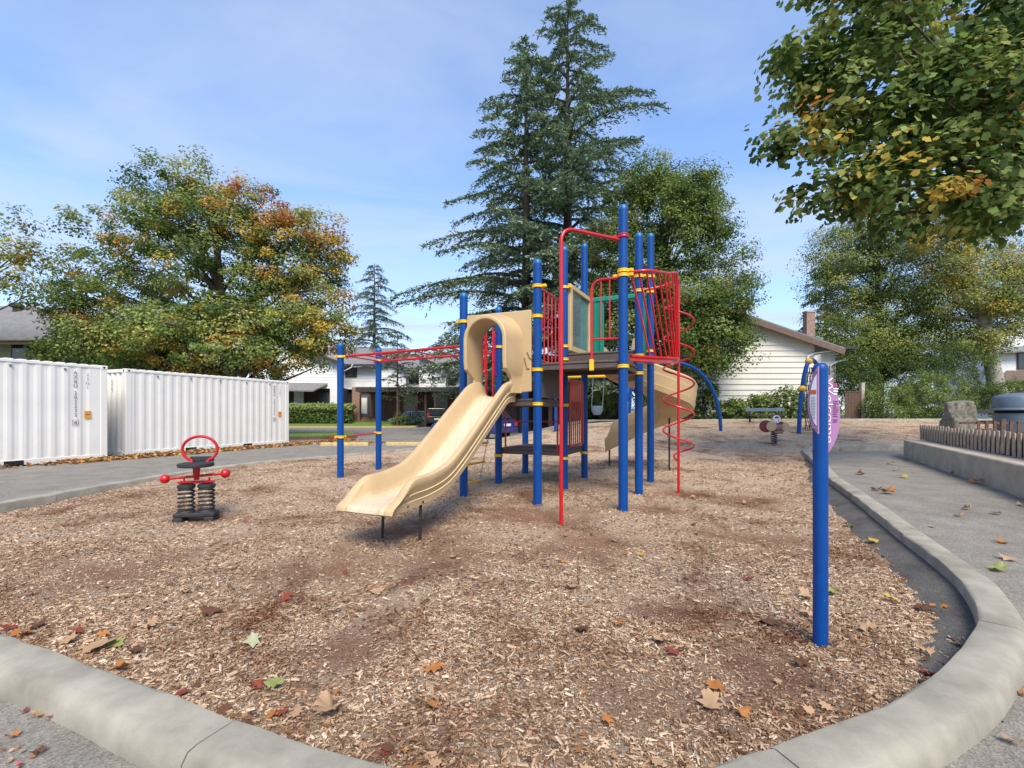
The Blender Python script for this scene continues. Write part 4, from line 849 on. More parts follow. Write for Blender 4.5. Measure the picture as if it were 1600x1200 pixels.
MB().box(f0 + wd_ * 4.1 + wn * .09 + ZZ * .74, (8.4, .03, .34), wd_).build('dark_gap_backing', M['darkwood'], pf)  # added dark sheet that makes the gaps between the pickets dark
for z in (.66, .87): MB().box(f0 + wd_ * 4.1 + wn * .045 + ZZ * z, (8.4, .04, .06), wd_).build('rail', M['fence'], pf)
# bed behind the fence
# boulder
bd = thing('boulder', (X_(1496, 17), 17, .45), 'upright lichen-covered boulder behind the picket fence', 'boulder')
vs = []; n = 44; mm = 26; c = np.array([X_(1496, 17), 17, .35])
for i in range(mm + 1):
    h = i / mm; 
    for k in range(n):
        a = 2 * math.pi * k / n; ca_, sa_ = math.cos(a), math.sin(a); sq = 1 / max(abs(ca_), abs(sa_)) ** .75; r_ = (.50 - .13 * h ** 1.3) * sq * .93 + .05 * math.sin(3 * a + 5 * h) + .03 * math.sin(7 * a + 11 * h) + rng.normal() * .010 + .02 * math.sin(13 * a + 17 * h) * math.sin(9 * h + 2 * a)
        if i == mm: r_ *= .93
        vs.append(c + np.array([r_ * ca_ * .98 + .05 * h, r_ * sa_ * .8, 1.34 * h + .05 * math.sin(a + 1) * h]))
fs = [(i * n + k, i * n + (k + 1) % n, (i + 1) * n + (k + 1) % n, (i + 1) * n + k) for i in range(mm) for k in range(n)] + [tuple(mm * n + k for k in range(n))]
MB().add(vs, fs, True).build('rock', M['stone'], bd)
# big domed bin
bn = thing('litter_bin', (X_(1592, 16.4), 16.4, .45), 'large slate blue domed bin behind the fence at the right edge', 'bin'); bc = np.array([X_(1592, 16.4), 16.4, .52])
MB().lathe(bc, [(.62, 0), (.66, .75)], 28).build('body', M['bin'], bn); MB().lathe(bc, [(.60, .75), (.60, .86)], 24).build('opening', M['hole_shade'], bn)
MB().lathe(bc, [(.74, .85), (.76, .88), (.74, .92), (.68, .94), (.68, 1.28), (.62, 1.36), (.40, 1.43), (.05, 1.46)], 28).build('lid', M['bin'], bn)
# picnic bench rails and low rail fence
pb = thing('park_bench', (X_(1535, 18), 18, .6), 'dark slatted bench between boulder and blue bin', 'bench')
for (py, px0, px1, dd, hh_) in ((643, 1512, 1572, 0, .14), (658, 1516, 1566, -.25, .05)): MB().box((P(px0, py, 18) + P(px1, py, 18)) / 2 + np.array([0, dd, 0]), (abs(X_(px1, 18) - X_(px0, 18)), .05 if hh_ > .1 else .34, hh_), bevel=.01).build('slat', M['dktrim'], pb)
for px in (1522, 1560): MB().box((X_(px, 18), 18.05, .85), (.06, .06, 1.05)).build('leg', M['dktrim'], pb)
rf_ = thing('rail_fence', (X_(1560, 15), 15.0, .4), 'low brown wooden rail fence in front of the blue bin', 'fence')
for py in (661, 676): MB().box(((X_(1519, 15) + X_(1640, 15)) / 2, 15.4, Z_(py, 15.4)), (X_(1640, 15) - X_(1519, 15), .04, .07)).build('rail', M['fence'], rf_)
for px in (1527, 1540, 1553, 1566, 1578, 1590, 1602, 1616, 1630): MB().box((X_(px, 15.4), 15.36, Z_(668, 15.4)), (.10 if px != 1566 else .16, .03, .42 if px != 1566 else .55), bevel=.005).build('baluster', M['fence'], rf_)

# bench by the shrubs
be = thing('park_bench', (X_(1195, 20.9), 20.9, .83), 'dark bench with open back in front of the cream house shrubs', 'bench'); bY = 20.9
MB().box(P(1195, 640.5, bY), (X_(1226, bY) - X_(1165, bY), .05, .14), bevel=.01).build('backrest', M['bin'], be); MB().box(P(1195, 649, bY) - np.array([0, .22, 0]), (X_(1226, bY) - X_(1165, bY), .40, .05), bevel=.01).build('seat', M['dktrim'], be)
for px in (1172, 1218): MB().box(P(px, 651, bY) + np.array([0, .02, 0]), (.06, .06, .75)).build('leg', M['dktrim'], be)

# ------------------------------------------------------------------ houses
def window(parent, c, w_, h, d=np.array([1., 0, 0]), mull=1, face=None):
    c = np.array(c, float); nrm = np.array([d[1], -d[0], 0])
    f = MB().box(c + nrm * .03, (w_, .06, h), d).build('window', M['frame'], parent)
    for k in range(mull + 1):
        ww = (w_ - .08 * (mull + 2)) / (mull + 1); MB().box(c + nrm * .064 + d * (-w_ / 2 + .08 + ww / 2 + k * (ww + .08)), (ww, .01, h - .16), d).build('pane', M['glass'], f)
    return f
# cream house on the right: each lap board is a piece
hY = 24.0; ch = thing('house', (X_(1180, hY), hY, .8), 'cream house with lap siding, brown rake board and brick chimney behind the playground', 'house')
def rake_py(px): return 500 + (px - 1185) * .346
xr0, xr1 = 1060, 1272; zb = .75
MB().box(((X_(xr0, hY) + X_(xr1, hY)) / 2, hY + 4.05, 2.6), (X_(xr1, hY) - X_(xr0, hY) - .02, 7.9, 3.9)).build('wall', M['cream'], ch)
mb = MB(); pl = [P(xr0, rake_py(xr0) + 8, hY + .06), P(xr1, rake_py(xr1) + 8, hY + .06), (X_(xr1, hY), hY + .06, zb), (X_(xr0, hY), hY + .06, zb)]; mb.prism(pl, (0, .1, 0)); mb.build('gable_wall', M['cream'], ch)
lap = 8.75 * hY / F; z = zb; k = 0
while z < Z_(rake_py(xr0), hY):
    pyt = HOR - (z + lap - CAMH) * F / hY; pr = min(xr1, 1185 + (pyt - 500 - 5) / .346)
    if pr > xr0 + 10:
        xa, xb = X_(xr0, hY), X_(pr, hY)
        xb2 = X_(min(xr1, pr + 8.75 / .346), hY)
        vs = [(xa, hY - .045, z), (xb2, hY - .045, z), (xb, hY - .002, z + lap + .01), (xa, hY - .002, z + lap + .01), (xa, hY + .05, z), (xb2, hY + .05, z), (xb, hY + .05, z + lap + .01), (xa, hY + .05, z + lap + .01)]
        MB().add(vs, [(0, 1, 2, 3), (1, 0, 4, 5), (1, 5, 6, 2), (3, 2, 6, 7), (0, 3, 7, 4)]).build('siding_board', M['cream'], ch)
    z += lap
ra = P(1040, rake_py(1040), hY - .5); rb_ = P(1320, rake_py(1316) + 1, hY - .5)
mb = MB(); dv = unit(rb_ - ra); mb.box((ra + rb_) / 2 - ZZ * .12, (np.linalg.norm(rb_ - ra), .06, .27), dv, np.array([0, 1., 0])); mb.build('rake_board', M['trim'], ch)
mb = MB(); mb.box((ra + rb_) / 2 + np.array([0, 4.6, .05]), (np.linalg.norm(rb_ - ra), 9.2, .10), dv, np.array([0, 1., 0])); rf = mb.build('roof', M['shingle'], ch)
chm = MB().box(P(1264, 507, hY + 2.2), (13 * (hY + 2.2) / F, .36, 1.35)).build('chimney', M['oldbrick'], rf); MB().box(P(1264, 487.5, hY + 2.2), (14.5 * (hY + 2.2) / F, .42, .08)).build('chimney_cap', M['wallconc'], chm)
# set-back right part with its own lower roof
sY = hY + 2.2; MB().box(((X_(1273, hY) + X_(1306, sY)) / 2, sY + 1.5, (zb + Z_(552, sY)) / 2), (X_(1306, sY) - X_(1273, hY), 3, Z_(552, sY) - zb)).build('wall', M['cream'], ch)
z = zb
while z < Z_(556, sY): MB().box(((X_(1273, hY) + X_(1306, sY)) / 2, sY - .01, z + lap / 2), (X_(1306, sY) - X_(1273, hY) - .02, .03, lap - .015)).build('siding_board', M['cream'], ch); z += lap
MB().box(P(1294, 548, sY + .6), (46 * sY / F, 2.6, .16)).build('eave', M['dktrim'], ch)
for pts_ in ([P(1316, 546, hY - .3), P(1300, 548, hY - .3), P(1272, 552, hY - .1), P(1262, 557, hY - .1), P(1262, 655, hY - .1)], [P(1322, 562, sY - .3), P(1306, 566, sY - .2), P(1298, 570, sY - .12), P(1298, 655, sY - .12)]): MB().tube(fillet(pts_, .1), .045, 8).build('downpipe', M['siding'], ch)

# left bungalow behind the containers
lY = 26.0; lh = thing('house', (-29, lY, 0), 'olive house with grey shingle hip roof behind the left container', 'house')
xe = X_(88, lY); ze = Z_(533, lY)
MB().box(((xe - 46) / 2, lY + 4, ze / 2), (xe + 46, 8, ze)).build('wall', M['olive'], lh)
for k in range(14): MB().box(((xe - 46) / 2, lY - .012, .2 + k * .36), (xe + 46 - .02, .03, .345)).build('siding_board', M['olive'], lh)
xo = X_(101, lY); za = Z_(533, lY - .6); rg = Z_(478, lY + 4); xr_ = X_(52, lY + 4)
mb = MB(); mb.add([(-46, lY - .8, za), (xo, lY - .8, za), (xo, lY + 8.8, za), (-46, lY + 8.8, za), (xr_, lY + 4, rg), (-46, lY + 4, rg)], [(0, 1, 4, 5), (1, 2, 4), (2, 3, 5, 4), (0, 3, 2, 1)]); mb.build('roof', M['shingle'], lh)
MB().box(((xo - 46) / 2, lY - .84, za - .10), (xo + 46, .08, .22)).build('fascia', M['trim'], lh); MB().tube([(-46, lY - .92, za + .02), (xo, lY - .92, za + .02)], .06, 8).build('gutter', M['conc'], lh)
window(lh, (X_(44, lY), lY - .02, Z_(552, lY)), 1.7, 1.25)
MB().lathe((X_(26, lY + 3.2), lY + 3.2, Z_(483, lY + 3.2)), [(.16, -.2), (.2, .1), (.34, .12), (.36, .26), (.2, .38)], 12).build('roof_vent', M['dktrim'], lh)

# row of white townhouses across the road
def townhouse(label, pxL, pxM, pxR, pyrake, pyeave, wpx, Yg=46.0):
    """projecting wall pxL..pxM whose top rakes down to the right, set-back wall pxM..pxR under a sloped roof"""
    t = thing('townhouse', (X_((pxL + pxR) / 2, Yg), Yg, 0), label, 'house', 'white townhouses across the road'); Yb = Yg + 1.6; Zf = Z_(607, Yg)
    a = P(pxL, pyrake, Yg); b_ = P(pxM, pyeave - 4, Yg)
    MB().prism([a, b_, (b_[0], Yg, Zf), (a[0], Yg, Zf)], (0, 5, 0)).build('upper_wall', M['siding'], t)
    n_ = int((max(a[2], b_[2]) - Zf) / .27)
    for k in range(n_):
        z0 = Zf + k * .27; f_ = np.clip((a[2] - (z0 + .27)) / max(a[2] - b_[2], 1e-3), .02, 1); xb = a[0] + (b_[0] - a[0]) * f_
        MB().add([(a[0], Yg - .03, z0), (xb, Yg - .03, z0), (xb, Yg - .004, z0 + .27), (a[0], Yg - .004, z0 + .27), (a[0], Yg, z0), (xb, Yg, z0)], [(0, 1, 2, 3), (0, 4, 5, 1)]).build('siding_board', M['siding'], t)
    x0, x1 = X_(pxM, Yb), X_(pxR, Yb); ztop = Z_(pyeave, Yb) - .15
    MB().box(((x0 + x1) / 2, Yb + 2, (Zf + ztop) / 2), (x1 - x0, 4, ztop - Zf)).build('upper_wall', M['siding'], t)
    for k in range(int((ztop - Zf) / .27)): MB().add([(x0, Yb - .03, Zf + k * .27), (x1, Yb - .03, Zf + k * .27), (x1, Yb - .004, Zf + k * .27 + .27), (x0, Yb - .004, Zf + k * .27 + .27)], [(0, 1, 2, 3)]).build('siding_board', M['siding'], t)
    ex1 = X_(pxR + 10, Yb); ez = Z_(pyeave, Yb - .7); ex0 = X_(pxM - 22, Yb)
    mb = MB(); mb.prism([(ex0, Yb - .9, ez), (ex1, Yb - .9, ez), (ex1 - .3, Yb + 5.2, ez + 2.35), (X_(pxL - 8, Yb + 5), Yb + 5.2, ez + 2.6)], (0, 0, .14)); mb.build('roof', M['shingle'], t)
    MB().box(((ex0 + ex1) / 2, Yb - .94, ez - .02), (ex1 - ex0, .06, .24)).build('fascia', M['dktrim'], t)
    d = unit(b_ - a); mb = MB(); mb.box((a + b_) / 2 + d * .4 + np.array([0, -.35, .08]), (np.linalg.norm(b_ - a) + 1.6, .7, .24), d, np.array([0, 1., 0])); mb.build('rake_board', M['dktrim'], t)
    window(t, (X_(wpx, Yb), Yb - .03, Z_(pyeave + 11.5, Yb)), 1.15, .95)
    return t
t1 = townhouse('large white townhouse with brick porch, nearest the containers', 405, 528, 600, 520, 571, 549)
townhouse('white townhouse behind the small pine, with a window under low eaves', 592, 634, 664, 556, 581, 646, 47)
townhouse('white townhouse with raked white gable behind the front slide', 655, 697, 728, 559, 583, 704, 47.5)
townhouse('far white townhouse partly behind the slide hood', 722, 757, 800, 560, 585, 764, 48)
# ground floor of the nearest townhouse
gY = 46.0; MB().box((X_(478, gY + .6), gY + 2.4, 1.85), (X_(520, gY) - X_(400, gY), 4, 3.7)).build('lower_wall', M['darkwood'], t1); MB().box((X_(523, gY), gY + 2, 1.9), (.9, 4.06, 3.8)).build('lower_wall', M['siding'], t1)
MB().box((X_(562, gY + 2), gY + 4, 1.8), (X_(600, gY) - X_(529, gY), 3.8, 3.6)).build('lower_wall', M['brick'], t1)
mb = MB(); mb.prism([P(405, 610, gY - 1.6), P(489, 612, gY - 1.6), P(512, 601, gY - .1), P(405, 600, gY - .1)], (0, 0, .12)); mb.build('porch_roof', M['shingle'], t1)
MB().box(P(467, 625, gY + .32), (.95, .08, 2.0)).build('door', M['siding'], t1); window(t1, P(505, 626, gY + .36), 1.0, 1.7, mull=0); window(t1, P(542, 625, gY + 2.0), 1.1, 1.9)
dr_ = MB().box(P(569, 634, gY + 2.0), (.95, .1, 2.1)).build('door', M['bin'], t1); MB().box(P(569, 634, gY + 1.92), (.6, .02, 1.6)).build('screen', M['siding'], dr_)
for k, px in enumerate((557.5,)): MB().box(P(px, 634, gY + .2), (.75, .6, 3.6), bevel=.04).build('stone_pillar', M['brick'], t1)
for k in range(3): MB().box(P(572, 656.5 - 2.2 * k, gY + .4 + .35 * k), (1.9, .4, .16)).build('step', M['brick'], t1)
MB().tube([P(537, 580, gY + .6), P(549, 574, gY + .6), P(551, 569, gY + .6)], .05, 6).build('downpipe', M['siding'], t1)
# long carport in front of the row
cY = 43.5; cpt = thing('carport', (X_(690, cY), cY, 0), 'long flat-roofed carport in front of the white townhouses', 'carport')
MB().box(((X_(556, cY) + X_(838, cY)) / 2, cY + 2.6, Z_(608.5, cY)), (X_(838, cY) - X_(556, cY), 5.4, .42)).build('roof', M['dktrim'], cpt)
for px in (622, 650, 664, 679, 712, 748, 790, 826): MB().box((X_(px, cY), cY + .3, Z_(610, cY) / 2), (.2, .2, Z_(610, cY))).build('post', M['darkwood'], cpt)
MB().box(((X_(600, cY + 5) + X_(838, cY + 5)) / 2, cY + 5.0, 1.75), (X_(838, cY + 5) - X_(600, cY + 5), .2, 3.5)).build('back_wall', M['brick'], cpt)
for px in (640, 690, 735): MB().box(P(px, 630, cY + 4.87), (1.2, .06, 1.5)).build('window', M['siding'], cpt)
# dark open shelter behind the play structure
kY = 27.0; ks = thing('carport', (X_(905, kY), kY, .2), 'dark brown open carport behind the play structure', 'carport')
MB().box((X_(905, kY), kY + 2.5, Z_(592, kY)), (X_(1010, kY) - X_(815, kY), 6, .3)).build('roof', M['dktrim'], ks); MB().box((X_(905, kY), kY + 5.2, 1.7), (X_(1010, kY) - X_(815, kY), .2, 3.4)).build('back_wall', M['darkwood'], ks)
for px in (822, 860, 893, 955, 1003): MB().box((X_(px, kY), kY, 1.6), (.22, .22, 3.3)).build('post', M['darkwood'], ks)
# pale green house at the far right
gh = thing('house', (X_(1590, 40), 40, .8), 'pale green house with brown lower roof seen past the leaning trunk, far right', 'house')
MB().box((X_(1630, 40), 43, 4.4), (X_(1700, 40) - X_(1556, 40), 6, 7.2)).build('wall', M['siding'], gh)
mb = MB(); mb.prism([P(1540, 553, 39.2), P(1710, 545, 39.2), P(1710, 515, 43), P(1540, 523, 43)], (0, 0, .15)); mb.build('roof', M['shingle'], gh)
mb = MB(); mb.prism([P(1560, 597, 38), P(1700, 597, 38), P(1700, 581, 39.8), P(1572, 581, 39.8)], (0, 0, .12)); mb.build('lower_roof', M['trim'], gh); window(gh, P(1600, 562, 39.96), 1.2, 1.6)
MB().box(P(1640, 612, 39), (8, .3, 1.6)).build('porch_wall', M['trim'], gh)
# board gate beside the hedge
gt = thing('board_gate', (X_(1333, 23), 23, .85), 'brown board gate between cream house and clipped shrubs', 'gate')
for k in range(6): MB().box((X_(1320, 23) + .07 + k * .155, 23.0, .85 + .72), (.148, .03, 1.45)).build('board', M['fence'], gt)
MB().box((X_(1334, 23), 23.0, 2.32), (.98, .07, .06)).build('top_rail', M['fence'], gt); MB().box((X_(1347.5, 23), 23.02, 1.75), (.16, .16, 2.0)).build('post', M['wallconc'], gt)

# ------------------------------------------------------------------ cars
def car(loc, fwd, paint, label, L_=4.3, W_=1.76, H_=1.5, suv=False):
    t = thing('parked_car', loc, label, 'car'); o_ = np.array(loc, float); f = unit(np.array([fwd[0], fwd[1], 0.])); s = np.array([-f[1], f[0], 0])
    def q(x, y, z): return o_ + f * x + s * y + ZZ * z
    bh = .95 if not suv else 1.02
    side = [(-L_ / 2 + .04, .32), (-L_ / 2, .55), (-L_ / 2 + .05, bh - .02), (-L_ / 2 + .3, bh), (.75, bh), (L_ / 2 - .25, bh - .2), (L_ / 2, .62), (L_ / 2 - .03, .32)]
    m = MB().prism([q(x, -W_ / 2, z) for x, z in side], s * W_).build('body', paint, t); bv = m.modifiers.new('b', 'BEVEL'); bv.width = .09; bv.segments = 3; bv.limit_method = 'ANGLE'; bv.angle_limit = R(20)
    xr = -L_ / 2 + (.12 if suv else .25); top = [(xr, bh), (xr + (.12 if suv else .42), H_ - .06), (xr + .6, H_), (.25, H_), (.42, H_ - .05), (1.05, bh)]
    vs = []; n = len(top)
    for y_, k in ((-1, 0), (1, 0)):
        for x, z in top: vs.append(q(x, y_ * (W_ / 2 - .05 - .14 * (z - bh) / (H_ - bh)), z - .01))
    m = MB().add(vs, [tuple(range(n)), tuple(range(2 * n - 1, n - 1, -1))] + [(i, n + i, n + (i + 1) % n, (i + 1) % n) for i in range(n)]).build('cabin', paint, t); bv = m.modifiers.new('b', 'BEVEL'); bv.width = .05; bv.segments = 2
    for y_ in (-1, 1):
        def sp_(x, z): return q(x, y_ * (W_ / 2 - .04 - .14 * (z - bh) / (H_ - bh)), z)
        for (xa, xb, xc, xd) in ((xr + .30, -.28, -.28, xr + .50), (-.20, .82, .36, -.20)):
            pts = [sp_(xa, bh + .05), sp_(xb, bh + .05), sp_(xc, H_ - .10), sp_(xd, H_ - .10)]; MB().prism(pts, s * y_ * .006).build('side_window', M['glass'], t)
    b0, b1 = (xr + .02, bh + .08), (xr + (.10 if suv else .36), H_ - .12)
    MB().prism([q(b0[0] - .015, -W_ / 2 + .2, b0[1]), q(b0[0] - .015, W_ / 2 - .2, b0[1]), q(b1[0] - .02, W_ / 2 - .26, b1[1]), q(b1[0] - .02, -W_ / 2 + .26, b1[1])], -f * .008).build('rear_window', M['glass'], t)
    MB().prism([q(1.02, -W_ / 2 + .2, bh + .05), q(1.02, W_ / 2 - .2, bh + .05), q(.47, W_ / 2 - .26, H_ - .09), q(.47, -W_ / 2 + .26, H_ - .09)], f * .01).build('windscreen', M['glass'], t)
    for y_ in (-1, 1): MB().box(q(-L_ / 2 + .03, y_ * (W_ / 2 - .14), bh - .18 if not suv else bh + .02), (.10, .2, .26 if not suv else .5), f, bevel=.02).build('tail_lamp', M['lamp'], t)
    MB().box(q(-L_ / 2 - .02, 0, .48), (.10, W_ - .1, .2), f, bevel=.04).build('bumper', paint, t); MB().box(q(-L_ / 2 - .015, 0, .72), (.02, .5, .12), f).build('number_plate', M['siding'], t)
    for x in (-L_ / 2 + .8, L_ / 2 - .82):
        for y_ in (-1, 1):
            wv = MB().lathe(q(x, y_ * (W_ / 2 - .2), .32), [(.2, 0), (.31, .01), (.325, .05), (.325, .17), (.31, .205), (.22, .21)], 22, s * y_).build('wheel', M['tyre'], t)
            mb = MB(); mb.lathe(q(x, y_ * (W_ / 2 - .2) + y_ * .19, .32), [(.215, 0), (.225, .02), (.20, .03), (.19, .012)], 20, s * y_)
            for k in range(5):
                a = 2 * math.pi * k / 5; d = f * math.cos(a) + ZZ * math.sin(a); mb.box(q(x, y_ * (W_ / 2 + .012), .32) + d * .1, (.2, .07, .025), d, np.cross(s * y_, d))
            mb.build('rim', M['rim'], wv)
    return t
car((X_(738, 23.2), 23.6, 0.0), (-.80, .60), M['carblue'], 'dark blue hatchback parked beyond the slide')
car((X_(676, 44.5), 45.6, 0.0), (-.25, .97), M['carblack'], 'black sport utility vehicle parked under the long carport', 4.6, 1.85, 1.78, True)
car((X_(640, 44.5), 45.8, 0.0), (-.98, .2), M['carsilver'], 'silver car parked beside the black vehicle under the carport', 4.4, 1.76, 1.5)

# wheel stops, grass, yellow kerbs
def stop(px0, px1, py, label, m='kerbyellow'):
    Y = F * (CAMH) / (py - HOR); a, b_ = np.array([X_(px0, Y), Y, 0]), np.array([X_(px1, Y), Y + .1, 0]); t = thing('wheel_stop', tuple((a + b_) / 2), label, 'wheel stop', 'parking wheel stops'); d = unit(b_ - a)
    nn = np.array([-d[1], d[0], 0]); prof_ = [(-.10, 0), (-.09, .09), (-.06, .13), (.06, .13), (.09, .09), (.10, 0)]; MB().prism([a + nn * y_ + ZZ * z for y_, z in prof_], b_ - a).build('block', M[m], t)
stop(502, 575, 696.5, 'faded yellow wheel stop between the two monkey bar posts'); stop(604, 668, 696, 'faded yellow wheel stop just left of the front slide'); stop(752, 800, 691, 'bare tan wheel stop under the dark blue car', 'wallconc')
def patch(name, pts, z, kerbm, label):
    mb = MB(); mb.prism([(x, y, -.05) for x, y in pts], (0, 0, z + .16)); o = mb.build(name, M['grass']); tag(o, kind='structure')
    k = MB(); pp = np.array([(x, y, 0) for x, y in pts] + [(pts[0][0], pts[0][1], 0)], float)
    for a, b_ in zip(pp[:-1], pp[1:]): k.box((a + b_) / 2 + ZZ * (z / 2 + .01), (np.linalg.norm(b_ - a) + .16, .18, z + .05), unit(b_ - a))
    o2 = k.build('grass_edging', M[kerbm]); tag(o2, kind='structure')
o = MB().add([(-60, 41.5, .10), (-12, 41.3, .10), (-8.6, 41.6, .10), (-8.6, 43.4, .25), (-12, 47, .55), (-60, 47, .55)], [(0, 1, 2, 3, 4, 5)]).build('grass_verge', M['grass']); tag(o, kind='structure')
mb = MB()
for a, b_ in (((-60, 41.4), (-12, 41.2)), ((-12, 41.2), (-8.5, 41.5)), ((-8.5, 41.5), (-8.4, 43.5))): a = np.array([*a, 0.]); b_ = np.array([*b_, 0.]); mb.box((a + b_) / 2 + ZZ * .06, (np.linalg.norm(b_ - a) + .16, .2, .16), unit(b_ - a))
tag(mb.build('grass_edging', M['kerbyellow']), kind='structure')
patch('grass_island', [(-40, 20.8), (-13, 22.0), (-9.2, 23.0), (-8.0, 24.2), (-9.0, 26.4), (-40, 27.2)], .12, 'fence', '')

# ------------------------------------------------------------------ trees
def lob(l, Y): return [(X_(px, Y + dy_), Y + dy_, Z_(py, Y + dy_), rp * Y / F, rp * Y / F * .8, rz * Y / F) for (px, py, rp, rz, dy_) in l]
G = dict(dk=(.075, .125, .034), md=(.155, .22, .055), lt=(.27, .325, .11), yg=(.36, .36, .10), ye=(.50, .36, .07), og=(.50, .25, .06), rd=(.42, .15, .07), ol=(.21, .20, .08))
def near_cols(c, keys, p): return pick([G[k] for k in keys], len(c), p)
def col_left(c):
    px = c[:, 0] / c[:, 1] * F + 800; py = HOR - (c[:, 2] - CAMH) * F / c[:, 1]; out = near_cols(c, ['dk', 'md', 'lt', 'yg', 'ye', 'og'], [.16, .36, .26, .14, .06, .02]); u = rng.random(len(c))
    side = sm((px - 350) / 180); aut = u < side * .42; out[aut] = near_cols(c[aut], ['ye', 'og', 'yg'], [.5, .2, .3])
    red = (px > 360) & (py < 385) & (px * .8 + 15 > py + (px - 400) * .3) & (u < .72); out[red] = near_cols(c[red], ['rd', 'og', 'ye', 'yg'], [.26, .40, .22, .12])
    low = (py > 450) & (rng.random(len(c)) < .12); out[low] = near_cols(c[low], ['og', 'ye', 'yg'], [.25, .45, .3]); return out
Yl = 24
broad_tree('maple_tree', 'wide maple turning yellow and red, behind the white containers', 'tree', (X_(372, Yl), Yl, 0), .42, lob([(300, 430, 165, 140, 0), (175, 470, 95, 95, .5), (450, 440, 98, 125, 0), (285, 315, 85, 75, 0), (400, 345, 70, 60, 0), (490, 510, 68, 62, -1), (185, 530, 105, 50, -1), (335, 535, 150, 50, -1.5), (110, 500, 40, 45, 0), (500, 400, 42, 70, 0)], Yl), 1250, 100, .37, .145, col_left, 60, split=.3, trunk_top=P(330, 300, Yl))
broad_tree('maple_tree', 'sparse autumn maple reaching in from the left edge', 'tree', (-29, 21, 0), .35, lob([(15, 345, 38, 20, 0), (35, 395, 48, 20, 0), (20, 440, 70, 22, 0), (60, 455, 34, 12, 0), (-60, 400, 90, 80, 0), (-180, 420, 150, 140, 0)], 21), 190, 60, .38, .15, lambda c: near_cols(c, ['md', 'lt', 'yg', 'ol', 'ye', 'og'], [.2, .2, .15, .2, .1, .15]), 24)
Ym = 23
broad_tree('maple_tree', 'dense rounded green maple directly behind the play structure', 'tree', (X_(1045, Ym), Ym, .85), .34, lob([(1045, 350, 95, 100, 0), (1105, 450, 72, 85, 0), (975, 420, 70, 120, .5), (1055, 495, 110, 85, -.5), (1130, 500, 50, 60, -1), (1010, 285, 52, 42, 0), (1085, 320, 50, 55, 0), (930, 500, 50, 60, 0), (1125, 560, 45, 30, -1), (1150, 430, 32, 50, 0)], Ym), 680, 150, .40, .118, lambda c: near_cols(c, ['dk', 'md', 'lt', 'yg', 'ol'], [.34, .42, .14, .05, .05]), 40)
conifer('cedar_tree', 'very tall blue-green cedar rising out of the top of the photo', (X_(887, 31), 31, .4), 27.6, 9.0, 128, .12, [(.14, .20, .13), (.21, .285, .18), (.30, .375, .235), (.095, .135, .085)], trunk_r=.5, power=.52, droop=.08)
conifer('cedar_tree', 'slightly shorter cedar left of the tallest one, with long drooping limbs', (X_(822, 30), 30, .2), 24.6, 9.0, 118, .10, [(.14, .20, .13), (.21, .285, .175), (.31, .385, .225), (.095, .135, .085)], trunk_r=.42, power=.72, droop=.10)
conifer('fir_tree', 'distant slim conifer above the white townhouses', (X_(585, 55), 55, 0), 18.6, 6.2, 78, .2, [(.09, .145, .115), (.13, .19, .145), (.17, .23, .17)], trunk_r=.3, power=.8, dens=.75, tw=.5)
conifer('pine_tree', 'small open pine in front of the white townhouses', (X_(621, 42), 42, .1), 8.4, 2.5, 26, .25, [(.09, .135, .07), (.14, .19, .10), (.07, .10, .06)], trunk_r=.13, power=.45, dens=.42, tw=.25, droop=-.05)
conifer('fir_tree', 'dark spruce behind the brick chimney of the cream house', (X_(1290, 40), 40, .8), 13.6, 4.6, 70, .15, [(.025, .045, .032), (.04, .066, .045)], trunk_r=.3, power=.8, dens=.8, tw=.4)
Yg_ = 30
broad_tree('broadleaf_tree', 'large grey-green leafy tree right of the cream house', 'tree', (X_(1370, Yg_), Yg_, .85), .35, lob([(1335, 440, 75, 78, 0), (1420, 460, 85, 95, 0), (1385, 355, 80, 62, 0), (1330, 525, 58, 58, -1), (1430, 545, 80, 45, -1), (1300, 400, 40, 45, 0), (1370, 560, 60, 40, -1)], Yg_), 620, 170, .50, .118, lambda c: near_cols(c, ['dk', 'md', 'lt', 'yg'], [.10, .34, .36, .20]), 36)
broad_tree('broadleaf_tree', 'yellowing tree with pale leaning trunk at the far right', 'tree', (X_(1560, 27), 27, .85), .42, lob([(1510, 430, 75, 75, 0), (1570, 460, 70, 90, 0), (1480, 360, 66, 60, 0), (1525, 540, 36, 30, -.5), (1620, 420, 70, 110, 0), (1460, 470, 40, 60, 1)], 27), 420, 150, .46, .115, lambda c: near_cols(c, ['md', 'lt', 'yg', 'ye', 'ol'], [.14, .34, .34, .12, .06]), 34, bark='birch', trunk_path=[P(1562, 625, 27), P(1550, 570, 27), P(1538, 510, 27), P(1530, 470, 27.2), P(1515, 400, 27.4), P(1500, 350, 27.5)])
# big maple overhanging from the right, leaves near enough to read one by one
Yo = 9.0
broad_tree('maple_tree', 'near maple whose leafy boughs hang over the top right corner', 'tree', (12.6, 9.6, .15), .36, lob([(1500, 190, 120, 105, 0), (1360, 165, 105, 90, 0), (1290, 115, 62, 50, .3), (1440, 290, 120, 62, -.3), (1550, 325, 75, 52, -.5), (1255, 225, 48, 30, 0), (1290, 300, 70, 30, 0), (1240, 90, 30, 22, 0), (1610, 150, 110, 150, .5), (1700, 250, 120, 130, 1), (1350, 40, 130, 55, .3), (1560, 20, 150, 90, .5), (1750, 60, 200, 150, 1.5)], Yo), 780, 40, .26, .126, lambda c: near_cols(c, ['dk', 'md', 'lt', 'yg', 'ye', 'og'], [.24, .42, .17, .12, .035, .015]), 70, tpl=MAP10, trunk_top=(11.6, 9.5, 9.5), split=1.0)

